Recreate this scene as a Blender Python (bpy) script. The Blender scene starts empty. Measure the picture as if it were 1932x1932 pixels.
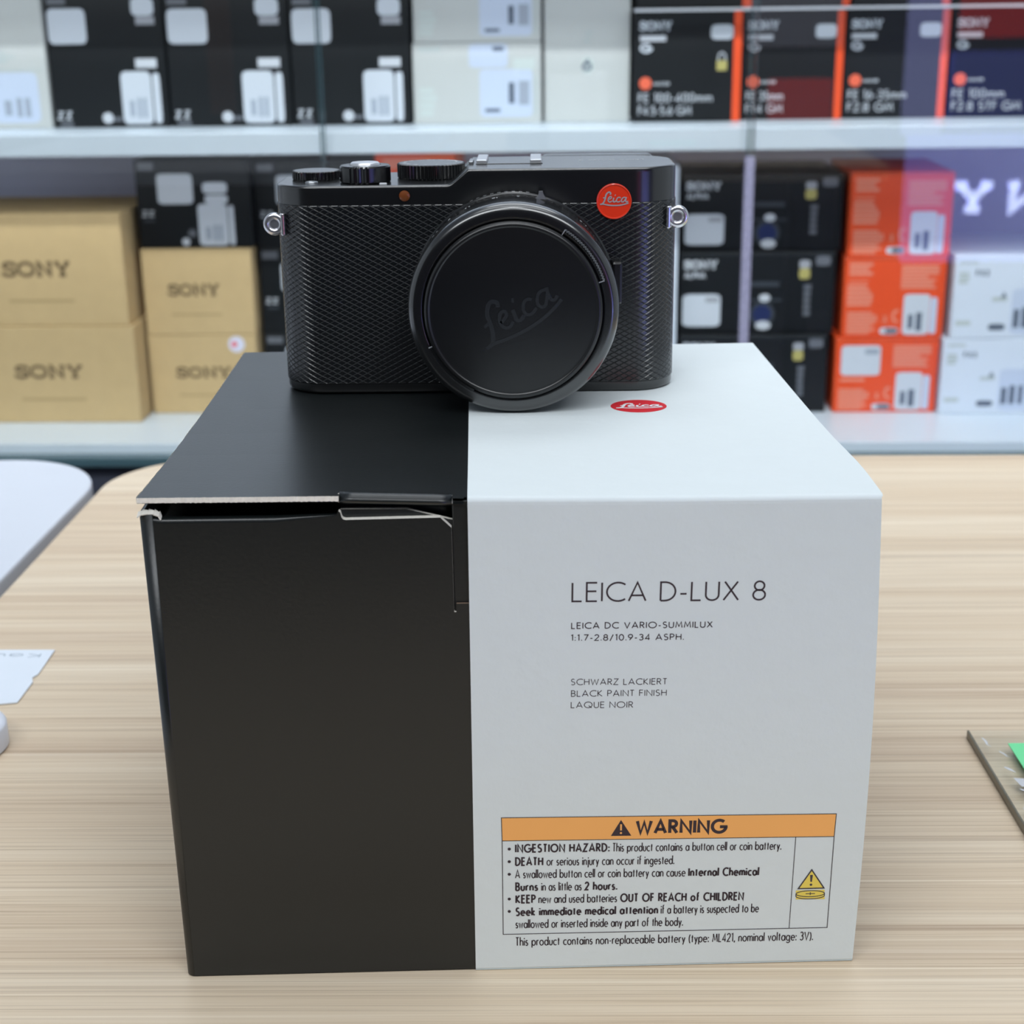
import bpy, bmesh, math, random
from mathutils import Matrix, Vector
random.seed(7)
SC = bpy.context.scene
COL = SC.collection
R = math.radians
TT = 0.75                        # height of the table top, metres; lengths below are millimetres

# ------------------------------------------------------------------ camera, world, light, exposure
cam = bpy.data.cameras.new('camera'); camo = bpy.data.objects.new('camera', cam); COL.objects.link(camo)
r_, u_, f_ = Vector((0.99981, 0.01458, -0.01277)), Vector((0.00751, 0.31599, 0.94873)), Vector((-0.01787, 0.94865, -0.31582))
m4 = Matrix((r_, u_, -f_)).transposed().to_4x4(); m4.translation = Vector((0.0066, -0.3620, 0.2557 + TT))
camo.matrix_world = m4
cam.sensor_width = 36.0; cam.lens = 2851.3 / 1932 * 36; cam.clip_start = 0.02; cam.clip_end = 50
cam.dof.use_dof = True; cam.dof.focus_distance = 0.430; cam.dof.aperture_fstop = 22.0
SC.camera = camo

world = bpy.data.worlds.new('shop_ambient'); SC.world = world; world.use_nodes = True
bg = world.node_tree.nodes['Background']; bg.inputs[0].default_value = (0.80, 0.90, 1.0, 1); bg.inputs[1].default_value = 0.42

def area(name, loc, rot, sx, sy, power, color=(0.93, 0.97, 1.0)):
    l = bpy.data.lights.new(name, 'AREA'); l.shape = 'RECTANGLE'; l.size = sx; l.size_y = sy; l.energy = power; l.color = color
    o = bpy.data.objects.new(name, l); COL.objects.link(o); o.location = loc; o.rotation_euler = rot
    return o
# ceiling panels of the shop (ceiling at 2.75 m) and fill strips added inside the display cabinet to brighten its shelves
LP = dict(world=0.5, back=10, mid=7, front=31, led=1.2, wash=3.3)
bg.inputs[1].default_value = LP['world']
area('ceiling_panel_light', (0.20, 1.00, 2.70), (0, 0, 0), 1.50, 0.60, LP['back'])
area('ceiling_panel_light', (0.0, 0.05, 2.70), (0, 0, 0), 1.60, 0.60, LP['mid'])
area('ceiling_panel_light', (-0.9, -1.3, 2.70), (R(12), 0, 0), 1.50, 0.90, LP['front'])
area('ceiling_panel_light', (0.9, -1.3, 2.70), (R(12), 0, 0), 1.50, 0.90, LP['front'])
for xx in (-0.9, 0.0, 0.9):
    wl_ = area('track_light', (xx, -0.62, 2.68), (R(46), 0, 0), 0.30, 0.12, LP['wash']); wl_.data.spread = R(52)  # unseen fill lamps, added to brighten the cabinet front
for zz in (0.096, 0.297):
    area('cabinet_strip_light', (0.0, 1.405, TT + zz), (R(28), 0, R(-1.2)), 2.1, 0.02, LP['led'])

SC.view_settings.view_transform = 'Standard'; SC.view_settings.look = 'None'
SC.view_settings.gamma = 1.0; SC.view_settings.use_curve_mapping = False; SC.view_settings.exposure = 0.0
SC.cycles.use_denoising = True
SC.cycles.max_bounces = 8; SC.cycles.transparent_max_bounces = 12
SC.cycles.sample_clamp_indirect = 4.0

# ------------------------------------------------------------------ materials
def lin(c): return tuple((v / 255 / 12.92 if v <= 10 else ((v / 255 + 0.055) / 1.055) ** 2.4) for v in c) + (1.0,)
MATS = {}
def mat(name, rgb, rough=0.5, metal=0.0, var=0.04, vscale=40.0, bump=0.0, bscale=400.0, emit=0.0, spec=0.5, coat=0.0):
    m = bpy.data.materials.new(name); m.use_nodes = True; nt = m.node_tree; b = nt.nodes['Principled BSDF']
    b.inputs['Roughness'].default_value = rough; b.inputs['Metallic'].default_value = metal
    b.inputs['Specular IOR Level'].default_value = spec
    b.inputs['Coat Weight'].default_value = coat; b.inputs['Coat Roughness'].default_value = 0.15
    c = lin(rgb)
    tc = nt.nodes.new('ShaderNodeTexCoord'); n = nt.nodes.new('ShaderNodeTexNoise'); n.inputs['Scale'].default_value = vscale; n.inputs['Detail'].default_value = 4
    nt.links.new(tc.outputs['Object'], n.inputs['Vector'])
    mx = nt.nodes.new('ShaderNodeMix'); mx.data_type = 'RGBA'
    mx.inputs[6].default_value = tuple(v * (1 - var) for v in c[:3]) + (1,); mx.inputs[7].default_value = tuple(min(1, v * (1 + var)) for v in c[:3]) + (1,)
    nt.links.new(n.outputs['Fac'], mx.inputs[0]); nt.links.new(mx.outputs[2], b.inputs['Base Color'])
    if bump:
        n2 = nt.nodes.new('ShaderNodeTexNoise'); n2.inputs['Scale'].default_value = bscale; n2.inputs['Detail'].default_value = 3
        nt.links.new(tc.outputs['Object'], n2.inputs['Vector'])
        bp = nt.nodes.new('ShaderNodeBump'); bp.inputs['Strength'].default_value = bump; bp.inputs['Distance'].default_value = 0.0003
        nt.links.new(n2.outputs['Fac'], bp.inputs['Height']); nt.links.new(bp.outputs['Normal'], b.inputs['Normal'])
    if emit:
        b.inputs['Emission Color'].default_value = c; b.inputs['Emission Strength'].default_value = emit
    MATS[name] = m
    return m
mat('carton_black', (19, 23, 24), 0.33, var=0.12, vscale=25, bump=0.10, bscale=900, spec=0.6)
mat('cut_board', (238, 232, 222), 0.9, var=0.2, vscale=600)
mat('cut_board_brown', (120, 100, 85), 0.9)
mat('sleeve_paper', (220, 228, 230), 0.75, var=0.015, vscale=120, bump=0.5, bscale=260)
mat('ink_dark', (58, 46, 52), 0.8); mat('ink_grey', (72, 66, 70), 0.8)
mat('warn_orange', (250, 180, 102), 0.8); mat('warn_yellow', (236, 212, 96), 0.8)
mat('logo_red', (214, 30, 45), 0.7); mat('print_white', (235, 238, 242), 0.7)
mat('badge_red', (224, 50, 14), 0.35, coat=0.3)
mat('badge_script', (215, 215, 218), 0.3, metal=0.6)
mat('camera_paint', (9, 11, 13), 0.26, var=0.1, spec=0.9, coat=0.4)
mat('camera_gloss', (9, 10, 12), 0.22, var=0.1, spec=0.8)
mat('lens_black', (8, 9, 11), 0.26, var=0.1, spec=1.0, coat=0.8)
mat('camera_cap', (7, 8, 10), 0.34, var=0.1, bump=0.02, bscale=2500, spec=0.62)
mat('cap_script', (22, 25, 28), 0.40, spec=0.62)
mat('chrome', (228, 228, 232), 0.2, metal=0.92)
mat('steel', (165, 168, 172), 0.35, metal=0.9)
mat('satin_silver', (210, 213, 218), 0.3, metal=0.7)
mat('lamp_amber', (120, 66, 34), 0.15, coat=0.6)
mat('mark_white', (205, 208, 212), 0.6)
mat('white_laminate', (207, 212, 222), 0.3, var=0.01)
mat('shelf_white', (208, 218, 229), 0.35, var=0.01)
mat('shelf_back', (182, 180, 200), 0.6)
mat('cabinet_dark', (50, 54, 66), 0.5)
mat('glass_edge', (60, 84, 92), 0.2)
mat('floor_dark', (62, 62, 68), 0.4); mat('wall_grey', (58, 60, 66), 0.8); mat('ceiling_white', (225, 228, 232), 0.9)
mat('box_black', (12, 16, 20), 0.5, spec=0.3, var=0.1); mat('box_kraft', (193, 166, 122), 0.85, var=0.06, vscale=60)
mat('box_orange', (222, 74, 24), 0.5, var=0.05); mat('box_orange_spine', (170, 52, 16), 0.5)
mat('box_white', (185, 187, 186), 0.55, var=0.02); mat('box_bluewhite', (205, 213, 226), 0.55, var=0.02)
mat('label_white', (192, 198, 208), 0.6, var=0.01); mat('label_blue', (186, 196, 216), 0.6, var=0.01)
mat('label_grey', (150, 152, 160), 0.6); mat('bar_grey', (150, 158, 172), 0.7); mat('bar_dark', (85, 95, 110), 0.7)
mat('kraft_ink', (100, 82, 56), 0.9); mat('kraft_faint', (170, 146, 104), 0.9)
mat('silver_print', (190, 194, 202), 0.5); mat('dim_print', (95, 98, 106), 0.5); mat('faint_print', (48, 54, 62), 0.5)
mat('salmon_print', (222, 132, 108), 0.6); mat('seam_shadow', (150, 60, 25), 0.7)
mat('lens_blue', (34, 44, 84), 0.3); mat('brass_yellow', (170, 160, 95), 0.5); mat('dot_orange', (222, 96, 66), 0.6)
mat('kraft_side', (178, 140, 88), 0.85)
mat('sticker_lilac', (214, 214, 232), 0.5); mat('sticker_red', (226, 70, 80), 0.5)
mat('pale_print', (178, 186, 186), 0.7); mat('pale_shadow', (190, 198, 196), 0.7)  # two faint greys for print and patches on the pale boxes
mat('card_white', (222, 230, 240), 0.45); mat('card_ink', (150, 165, 178), 0.7)
mat('puck_white', (218, 222, 232), 0.35); mat('paper_green', (120, 226, 160), 0.7)
mat('acrylic_edge', (98, 92, 74), 0.25); mat('tape_clear', (198, 200, 204), 0.25)
mat('sign_white', (200, 212, 255), 0.5, emit=14.0); mat('sign_violet', (120, 128, 225), 0.5, emit=3.2)
mat('sign_red', (200, 30, 30), 0.5, emit=2.0); mat('post_brown', (120, 72, 50), 0.6, emit=0.0); mat('panel_violet', (150, 155, 215), 0.5, emit=2.6)
mat('panel_grey', (150, 150, 165), 0.5, emit=0.8); mat('panel_blue', (70, 80, 190), 0.5, emit=1.2)
mat('metal_leg', (70, 72, 76), 0.4, metal=0.6)

def wood_mat():
    m = bpy.data.materials.new('oak_laminate'); m.use_nodes = True; nt = m.node_tree; b = nt.nodes['Principled BSDF']
    b.inputs['Roughness'].default_value = 0.5; b.inputs['Specular IOR Level'].default_value = 0.35
    tc = nt.nodes.new('ShaderNodeTexCoord')
    def streak(sx, sy, det, dist):
        mp = nt.nodes.new('ShaderNodeMapping'); mp.inputs['Scale'].default_value = (sx, sy, 1)
        nt.links.new(tc.outputs['Object'], mp.inputs[0])
        n = nt.nodes.new('ShaderNodeTexNoise'); n.inputs['Scale'].default_value = 1.0; n.inputs['Detail'].default_value = det; n.inputs['Roughness'].default_value = 0.6
        n.inputs['Distortion'].default_value = dist
        nt.links.new(mp.outputs[0], n.inputs['Vector']); return n.outputs['Fac']
    def ramp(fac, stops):
        rp = nt.nodes.new('ShaderNodeValToRGB'); el = rp.color_ramp.elements
        el[0].position, el[0].color = stops[0][0], lin(stops[0][1]); el[1].position, el[1].color = stops[-1][0], lin(stops[-1][1])
        for p, c in stops[1:-1]:
            e = el.new(p); e.color = lin(c)
        nt.links.new(fac, rp.inputs[0]); return rp.outputs[0]
    def mix(a, b_, fac, mode='MIX'):
        x = nt.nodes.new('ShaderNodeMix'); x.data_type = 'RGBA'; x.blend_type = mode; x.inputs[0].default_value = fac
        nt.links.new(a, x.inputs[6]); nt.links.new(b_, x.inputs[7]); return x.outputs[2]
    broad = ramp(streak(1.1, 30, 3, 0.5), [(0.34, (182, 154, 126)), (0.5, (208, 186, 157)), (0.64, (224, 208, 184))])
    fine = ramp(streak(2.0, 380, 6, 0.9), [(0.34, (130, 102, 82)), (0.45, (206, 186, 160)), (0.58, (212, 194, 169)), (0.68, (255, 246, 228))])
    hair = ramp(streak(9, 1500, 3, 0.2), [(0.32, (140, 115, 94)), (0.45, (214, 196, 172)), (0.66, (236, 222, 200))])
    c = mix(mix(broad, fine, 0.46), hair, 0.26)
    nt.links.new(c, b.inputs['Base Color'])
    MATS['oak_laminate'] = m
wood_mat()

def glass_mat(name, k, base):
    m = bpy.data.materials.new(name); m.use_nodes = True; nt = m.node_tree
    for n in list(nt.nodes): nt.nodes.remove(n)
    out = nt.nodes.new('ShaderNodeOutputMaterial'); mx = nt.nodes.new('ShaderNodeMixShader')
    tr = nt.nodes.new('ShaderNodeBsdfTransparent'); tr.inputs[0].default_value = (0.97, 0.985, 0.98, 1)
    gl = nt.nodes.new('ShaderNodeBsdfGlossy'); gl.inputs['Roughness'].default_value = 0.0
    lw_ = nt.nodes.new('ShaderNodeLayerWeight'); pw = nt.nodes.new('ShaderNodeMath'); pw.operation = 'POWER'; pw.inputs[1].default_value = 5.0; nt.links.new(lw_.outputs['Facing'], pw.inputs[0])
    fr = nt.nodes.new('ShaderNodeMath'); fr.operation = 'MULTIPLY_ADD'; fr.inputs[1].default_value = k; fr.inputs[2].default_value = base; nt.links.new(pw.outputs[0], fr.inputs[0])
    nt.links.new(fr.outputs[0], mx.inputs[0]); nt.links.new(tr.outputs[0], mx.inputs[1]); nt.links.new(gl.outputs[0], mx.inputs[2]); nt.links.new(mx.outputs[0], out.inputs[0])
    MATS[name] = m
glass_mat('clear_glass', 0.9, 0.042); glass_mat('clear_acrylic', 0.25, 0.025)

def seal_mat():  # light band in the door glass, put into a translucent lilac
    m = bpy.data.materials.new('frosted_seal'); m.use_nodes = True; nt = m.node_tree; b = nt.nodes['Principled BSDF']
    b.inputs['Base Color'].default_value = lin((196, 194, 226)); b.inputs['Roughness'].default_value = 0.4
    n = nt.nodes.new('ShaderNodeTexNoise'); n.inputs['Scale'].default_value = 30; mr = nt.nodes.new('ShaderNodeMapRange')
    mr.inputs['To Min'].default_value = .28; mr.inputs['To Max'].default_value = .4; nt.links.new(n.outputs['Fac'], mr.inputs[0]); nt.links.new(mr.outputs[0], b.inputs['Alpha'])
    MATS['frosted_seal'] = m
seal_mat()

def leather_mat():
    # embossed diamond grain, driven by the UV map laid along the body's outline (u, v in millimetres)
    m = bpy.data.materials.new('diamond_leatherette'); m.use_nodes = True; nt = m.node_tree; b = nt.nodes['Principled BSDF']
    b.inputs['Base Color'].default_value = lin((12, 15, 18)); b.inputs['Roughness'].default_value = 0.26; b.inputs['Specular IOR Level'].default_value = 0.8
    uv = nt.nodes.new('ShaderNodeUVMap'); sp = nt.nodes.new('ShaderNodeSeparateXYZ'); nt.links.new(uv.outputs[0], sp.inputs[0])
    def M(op, a, b_=None):
        n = nt.nodes.new('ShaderNodeMath'); n.operation = op
        for i, v in enumerate((a, b_)):
            if v is None: continue
            if isinstance(v, (int, float)): n.inputs[i].default_value = v
            else: nt.links.new(v, n.inputs[i])
        return n.outputs[0]
    U = M('DIVIDE', sp.outputs[0], 3.25); V = M('DIVIDE', sp.outputs[1], 1.72)
    def tri(x): return M('ABSOLUTE', M('SUBTRACT', M('FRACT', x), 0.5))      # 0.5 on the groove, 0 mid-diamond
    a = tri(M('ADD', U, V)); c = tri(M('SUBTRACT', U, V))
    h = M('SUBTRACT', 0.5, M('MAXIMUM', a, c))
    h = M('MINIMUM', h, 0.13)
    bp = nt.nodes.new('ShaderNodeBump'); bp.inputs['Strength'].default_value = 1.0; bp.inputs['Distance'].default_value = 0.0016
    nt.links.new(h, bp.inputs['Height']); nt.links.new(bp.outputs['Normal'], b.inputs['Normal'])
    MATS['diamond_leatherette'] = m
leather_mat()

# ------------------------------------------------------------------ object helpers
def put(o, parent, label, cat, group, kind):
    COL.objects.link(o)
    if parent is not None: o.parent = parent
    if label: o['label'] = label
    if cat: o['category'] = cat
    if group: o['group'] = group
    if kind: o['kind'] = kind
    return o
def empty(name, loc, rz=0.0, label=None, cat=None, group=None):
    o = bpy.data.objects.new(name, None); o.empty_display_size = 0.05; o.location = loc; o.rotation_euler = (0, 0, rz)
    return put(o, None, label, cat, group, None)
class MB:
    """collects faces (mm) in one mesh, with material slots"""
    def __init__(s): s.v, s.f, s.mi, s.mats, s.sm = [], [], [], [], []
    def slot(s, m):
        if m not in s.mats: s.mats.append(m)
        return s.mats.index(m)
    def add(s, verts, faces, m, smooth=False):
        k = len(s.v); s.v += [tuple(v) for v in verts]; i = s.slot(m)
        for f in faces: s.f.append(tuple(k + j for j in f)); s.mi.append(i); s.sm.append(smooth)
    def box(s, x0, x1, y0, y1, z0, z1, m, b=0.0, seg=2):
        bm = bmesh.new(); bmesh.ops.create_cube(bm, size=1)
        for v in bm.verts: v.co = Vector(((x0 + x1) / 2 + v.co.x * (x1 - x0), (y0 + y1) / 2 + v.co.y * (y1 - y0), (z0 + z1) / 2 + v.co.z * (z1 - z0)))
        if b: bmesh.ops.bevel(bm, geom=bm.edges[:], offset=b, segments=seg, profile=0.5, affect='EDGES')
        s.bm(bm, m)
    def bm(s, bm, m, smooth=False):
        bm.verts.index_update(); s.add([v.co.copy() for v in bm.verts], [[v.index for v in f.verts] for f in bm.faces], m, smooth); bm.free()
    def prism(s, pts, fn, d, m, mside=None):
        """pts: 2D outline; fn(p, t) -> 3D with t in 0..d"""
        n = len(pts); A = [fn(p, 0) for p in pts]; B = [fn(p, d) for p in pts]
        s.add(A + B, [tuple(range(n)), tuple(range(2 * n - 1, n - 1, -1))], m)
        sides = [(i, i + n, (i + 1) % n + n, (i + 1) % n) for i in range(n)]
        for i, q in enumerate(sides):
            mm = m if mside is None else (mside(i) or m)
            s.add([(A + B)[j] for j in q], [(0, 1, 2, 3)], mm)
    def lathe(s, prof, c, m, axis='z', n=64, mod=None, smooth=True, mats=None):
        """prof: (radius, along) pairs; axis 'z' up or 'y' towards the back"""
        V, F = [], []
        for (r, t) in prof:
            for i in range(n):
                a = 2 * math.pi * i / n; rr = r * (mod(a, r, t) if mod else 1)
                if axis == 'z': V.append((c[0] + rr * math.cos(a), c[1] + rr * math.sin(a), c[2] + t))
                else: V.append((c[0] + rr * math.cos(a), c[1] + t, c[2] + rr * math.sin(a)))
        for k in range(len(prof) - 1):
            for i in range(n):
                j = (i + 1) % n; F.append((k * n + i, k * n + j, (k + 1) * n + j, (k + 1) * n + i))
        s.add(V, F, m, smooth)
        if prof[-1][0] > 0.01: s.add(V[-n:], [tuple(range(n))], m)
        if prof[0][0] > 0.01: s.add(V[:n], [tuple(range(n - 1, -1, -1))], m)
    def ribbon(s, pts, w, fn, m, closed=False):
        P = [Vector(p) for p in pts]
        Q = [P[0]]
        for p in P[1:]:
            if (p - Q[-1]).length > 1e-6: Q.append(p)
        P = Q
        if closed and (P[0] - P[-1]).length < 1e-6: P = P[:-1]
        n = len(P)
        if n < 2: return
        L, Rr = [], []
        for i in range(n):
            d0 = (P[i] - P[i - 1]) if (i > 0 or closed) else (P[1] - P[0])
            d1 = (P[(i + 1) % n] - P[i]) if (i < n - 1 or closed) else (P[-1] - P[-2])
            n0 = Vector((-d0.y, d0.x)).normalized(); n1 = Vector((-d1.y, d1.x)).normalized()
            nn = n0 + n1
            if nn.length < 0.3: nn = n1.copy()
            nn.normalize(); k = 1 / max(0.5, nn.dot(n1)); ww = w[i] if isinstance(w, (list, tuple)) else w
            L.append(P[i] + nn * ww / 2 * k); Rr.append(P[i] - nn * ww / 2 * k)
        V = [fn(p) for p in L] + [fn(p) for p in Rr]
        F = [(i, i + n, (i + 1) % n + n, (i + 1) % n) for i in range(n if closed else n - 1)]
        s.add(V, F, m)
    def poly(s, pts, fn, m): s.add([fn(Vector(p)) for p in pts], [tuple(range(len(pts)))], m)
    def disc(s, c, rx, ry, fn, m, n=28): s.poly([(c[0] + rx * math.cos(2 * math.pi * i / n), c[1] + ry * math.sin(2 * math.pi * i / n)) for i in range(n)], fn, m)
    def build(s, name, parent=None, label=None, cat=None, group=None, kind=None, off=(0, 0, 0), loc=None, rz=None, weld=False, autosmooth=None):
        me = bpy.data.meshes.new(name)
        me.from_pydata([((x - off[0]) / 1000, (y - off[1]) / 1000, (z - off[2]) / 1000) for x, y, z in s.v], [], s.f)
        for m in s.mats: me.materials.append(MATS[m])
        me.polygons.foreach_set('material_index', s.mi); me.polygons.foreach_set('use_smooth', s.sm)
        if weld or autosmooth:
            b = bmesh.new(); b.from_mesh(me); bmesh.ops.remove_doubles(b, verts=b.verts[:], dist=1e-6); bmesh.ops.recalc_face_normals(b, faces=b.faces[:])
            if autosmooth:
                for e in b.edges:
                    if len(e.link_faces) == 2 and e.calc_face_angle(0) > R(autosmooth): e.smooth = False
            b.to_mesh(me); b.free()
        me.update()
        o = bpy.data.objects.new(name, me)
        if loc is not None: o.location = loc
        if rz is not None: o.rotation_euler = (0, 0, rz)
        return put(o, parent, label, cat, group, kind)

# ------------------------------------------------------------------ stroke lettering (geometric sans, cap height 1)
def arc(cx, cy, rx, ry, a0, a1, n=14): return [(cx + rx * math.cos(R(a0 + (a1 - a0) * i / n)), cy + ry * math.sin(R(a0 + (a1 - a0) * i / n))) for i in range(n + 1)]
X = 0.62
def ring(cx, cy, rx, ry): return arc(cx, cy, rx, ry, 0, 360, 24)
G = {
 'A': (.76, [[(0, 0), (.38, 1), (.76, 0)], [(.12, .3), (.64, .3)]]), 'B': (.5, [[(0, 0), (0, 1), (.25, 1)] + arc(.25, .77, .2, .23, 90, -90) + [(0, .54)], [(0, .54), (.25, .54)] + arc(.25, .27, .25, .27, 90, -90) + [(0, 0)]]),
 'C': (.76, [arc(.5, .5, .5, .5, 50, 310, 22)]), 'D': (.66, [[(0, 0), (0, 1), (.18, 1)] + arc(.18, .5, .48, .5, 90, -90, 18) + [(0, 0)]]),
 'E': (.46, [[(.46, 1), (0, 1), (0, 0), (.46, 0)], [(0, .54), (.43, .54)]]), 'F': (.44, [[(.44, 1), (0, 1), (0, 0)], [(0, .54), (.4, .54)]]),
 'G': (.92, [arc(.5, .5, .5, .5, 48, 352, 24) + [(.99, .46), (.55, .46)]]), 'H': (.62, [[(0, 0), (0, 1)], [(.62, 0), (.62, 1)], [(0, .54), (.62, .54)]]),
 'I': (.0, [[(0, 0), (0, 1)]]), 'K': (.56, [[(0, 0), (0, 1)], [(.5, 1), (.02, .5), (.56, 0)]]), 'L': (.42, [[(0, 1), (0, 0), (.42, 0)]]),
 'M': (.82, [[(0, 0), (.12, 1), (.41, .2), (.7, 1), (.82, 0)]]), 'N': (.68, [[(0, 0), (0, 1), (.68, 0), (.68, 1)]]), 'O': (1.0, [ring(.5, .5, .5, .5)]),
 'P': (.48, [[(0, 0), (0, 1), (.22, 1)] + arc(.22, .74, .26, .26, 90, -90) + [(0, .48)]]), 'Q': (1.0, [ring(.5, .5, .5, .5), [(.55, .38), (.95, -.02)]]),
 'R': (.52, [[(0, 0), (0, 1), (.22, 1)] + arc(.22, .75, .25, .25, 90, -90) + [(0, .5)], [(.2, .5), (.52, 0)]]),
 'S': (.5, [arc(.26, .76, .22, .24, 40, 250, 14) + arc(.24, .26, .25, .26, 70, -140, 14)]), 'T': (.5, [[(0, 1), (.5, 1)], [(.25, 1), (.25, 0)]]),
 'U': (.58, [[(0, 1), (0, .3)] + arc(.29, .29, .29, .29, 180, 360) + [(.58, 1)]]), 'V': (.7, [[(0, 1), (.35, 0), (.7, 1)]]), 'W': (1.0, [[(0, 1), (.25, 0), (.5, .9), (.75, 0), (1, 1)]]),
 'X': (.66, [[(0, 0), (.62, 1)], [(.04, 1), (.66, 0)]]), 'Y': (.64, [[(0, 1), (.32, .46), (.64, 1)], [(.32, .46), (.32, 0)]]), 'Z': (.6, [[(.02, 1), (.58, 1), (0, 0), (.6, 0)]]),
 '0': (.56, [ring(.28, .5, .28, .5)]), '1': (.2, [[(0, .9), (.18, 1), (.18, 0)]]), '2': (.52, [arc(.26, .74, .25, .26, 170, -35, 14) + [(0, 0), (.52, 0)]]),
 '3': (.5, [arc(.24, .76, .22, .24, 150, -80, 12) + arc(.24, .27, .25, .27, 80, -150, 12)]), '4': (.56, [[(.42, 0), (.42, 1), (0, .24), (.56, .24)]]),
 '5': (.5, [[(.44, 1), (.14, 1), (.08, .58)] + arc(.23, .31, .26, .31, 110, -140, 14)]), '6': (.54, [ring(.27, .3, .27, .3), [(.03, .42), (.38, 1)]]),
 '7': (.52, [[(0, 1), (.52, 1), (.14, 0)]]), '8': (.54, [ring(.27, .76, .22, .24), ring(.27, .27, .27, .27)]), '9': (.54, [ring(.27, .7, .27, .3), [(.51, .58), (.16, 0)]]),
 '-': (.28, [[(0, .36), (.28, .36)]]), '.': (.04, [[(.02, -.02), (.02, .13)]]), ',': (.08, [[(.08, .1), (0, -.14)]]), ':': (.04, [[(.02, -.02), (.02, .13)], [(.02, .46), (.02, .61)]]), '/': (.4, [[(0, -.12), (.4, 1.02)]]),
 '(': (.18, [arc(.42, .42, .4, .66, 125, 235, 10)]), ')': (.18, [arc(-.24, .42, .4, .66, 55, -55, 10)]), '!': (.06, [[(0, .32), (0, 1)], [(0, 0), (0, .13)]]),
 'a': (.58, [ring(.28, X / 2, .28, X / 2), [(.58, X), (.58, 0)]]), 'b': (.58, [ring(.3, X / 2, .28, X / 2), [(0, 1.05), (0, 0)]]), 'c': (.46, [arc(.3, X / 2, .3, X / 2, 50, 310, 16)]),
 'd': (.58, [ring(.28, X / 2, .28, X / 2), [(.58, 1.05), (.58, 0)]]), 'e': (.58, [[(.02, .33), (.58, .33)] + arc(.29, X / 2, .29, X / 2, 5, 315, 20)]),
 'f': (.34, [[(.12, 0), (.12, .82)] + arc(.3, .84, .18, .2, 180, 80, 8), [(0, X), (.32, X)]]), 'g': (.58, [ring(.28, X / 2, .28, X / 2), [(.58, X), (.58, -.08)] + arc(.3, -.06, .28, .24, 0, -150, 10)]),
 'h': (.46, [[(0, 0), (0, 1.05)], [(0, .36)] + arc(.23, .38, .23, .24, 180, 0, 10) + [(.46, 0)]]), 'i': (.0, [[(0, 0), (0, X)], [(0, .8), (0, .93)]]), 'j': (.1, [[(.1, X), (.1, -.26), (0, -.28)], [(.1, .8), (.1, .93)]]),
 'k': (.44, [[(0, 0), (0, 1.05)], [(.4, X), (.03, .3), (.44, 0)]]), 'l': (.0, [[(0, 0), (0, 1.05)]]),
 'm': (.8, [[(0, 0), (0, X)], [(0, .38)] + arc(.2, .42, .2, .2, 180, 0, 8) + [(.4, 0)], [(.4, .38)] + arc(.6, .42, .2, .2, 180, 0, 8) + [(.8, 0)]]),
 'n': (.46, [[(0, 0), (0, X)], [(0, .36)] + arc(.23, .38, .23, .24, 180, 0, 10) + [(.46, 0)]]), 'o': (.6, [ring(.3, X / 2, .3, X / 2)]), 'p': (.58, [ring(.3, X / 2, .28, X / 2), [(0, X), (0, -.28)]]),
 'q': (.58, [ring(.28, X / 2, .28, X / 2), [(.58, X), (.58, -.28)]]), 'r': (.28, [[(0, 0), (0, X)], [(0, .38)] + arc(.2, .4, .2, .22, 180, 60, 8)]),
 's': (.36, [arc(.18, .46, .15, .16, 40, 250, 10) + arc(.17, .17, .17, .17, 70, -150, 10)]), 't': (.3, [[(.15, 0), (.15, .86)], [(0, X), (.3, X)]]),
 'u': (.46, [[(0, X), (0, .24)] + arc(.23, .24, .23, .24, 180, 360, 10) + [(.46, X)]]), 'v': (.46, [[(0, X), (.23, 0), (.46, X)]]), 'w': (.72, [[(0, X), (.18, 0), (.36, .56), (.54, 0), (.72, X)]]),
 'x': (.44, [[(0, 0), (.42, X)], [(.02, X), (.44, 0)]]), 'y': (.46, [[(0, X), (.24, .03)], [(.46, X), (.12, -.28)]]), 'z': (.4, [[(0, X), (.38, X), (0, 0), (.4, 0)]]),
}
SLAB = {   # wide slab-serif capitals
 'S': (.82, [arc(.42, .76, .36, .22, 20, 250, 14) + arc(.40, .26, .38, .24, 70, -160, 14), [(.78, .98), (.78, .7)], [(.02, .02), (.02, .3)]]), 'O': (1.05, [ring(.52, .5, .5, .47)]),
 'N': (1.0, [[(.14, .05), (.14, .95), (.86, .05), (.86, .95)], [(0, .96), (.24, .96)], [(0, .04), (.3, .04)], [(.7, .96), (1, .96)]]),
 'Y': (1.0, [[(.12, .96), (.5, .46), (.88, .96)], [(.5, .5), (.5, .04)], [(0, .96), (.32, .96)], [(.68, .96), (1, .96)], [(.3, .04), (.7, .04)]]),
}
def layout(text, font=None, gap=.17, space=.34):
    x, out = 0.0, []
    for ch in text:
        if ch == ' ': x += space; continue
        w, st = (font or G).get(ch) or G[ch]
        out += [[(x + px, py) for px, py in s] for s in st]; x += w + gap
    return out, x - gap
def write(mb, text, x0, z0, x1, z1, cap, weight, fn, m, font=None, gap=None):
    """lettering whose baseline runs from (x0,z0) to (x1,z1); x is fitted, cap height kept"""
    if gap is None: gap = .17 if font else .12 + 1.2 * weight
    st, w = layout(text, font, gap, .36 + weight); hw = weight * cap
    ax = Vector((x1 - x0, z1 - z0)); L = ax.length; ax.normalize(); ay = Vector((-ax.y, ax.x)); sx = (L - hw) / max(w, .01)
    for s in st: mb.ribbon([Vector((x0, z0)) + ax * (hw / 2 + p[0] * sx) + ay * (p[1] * (cap - hw) + hw / 2) for p in s], hw, fn, m)
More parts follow.
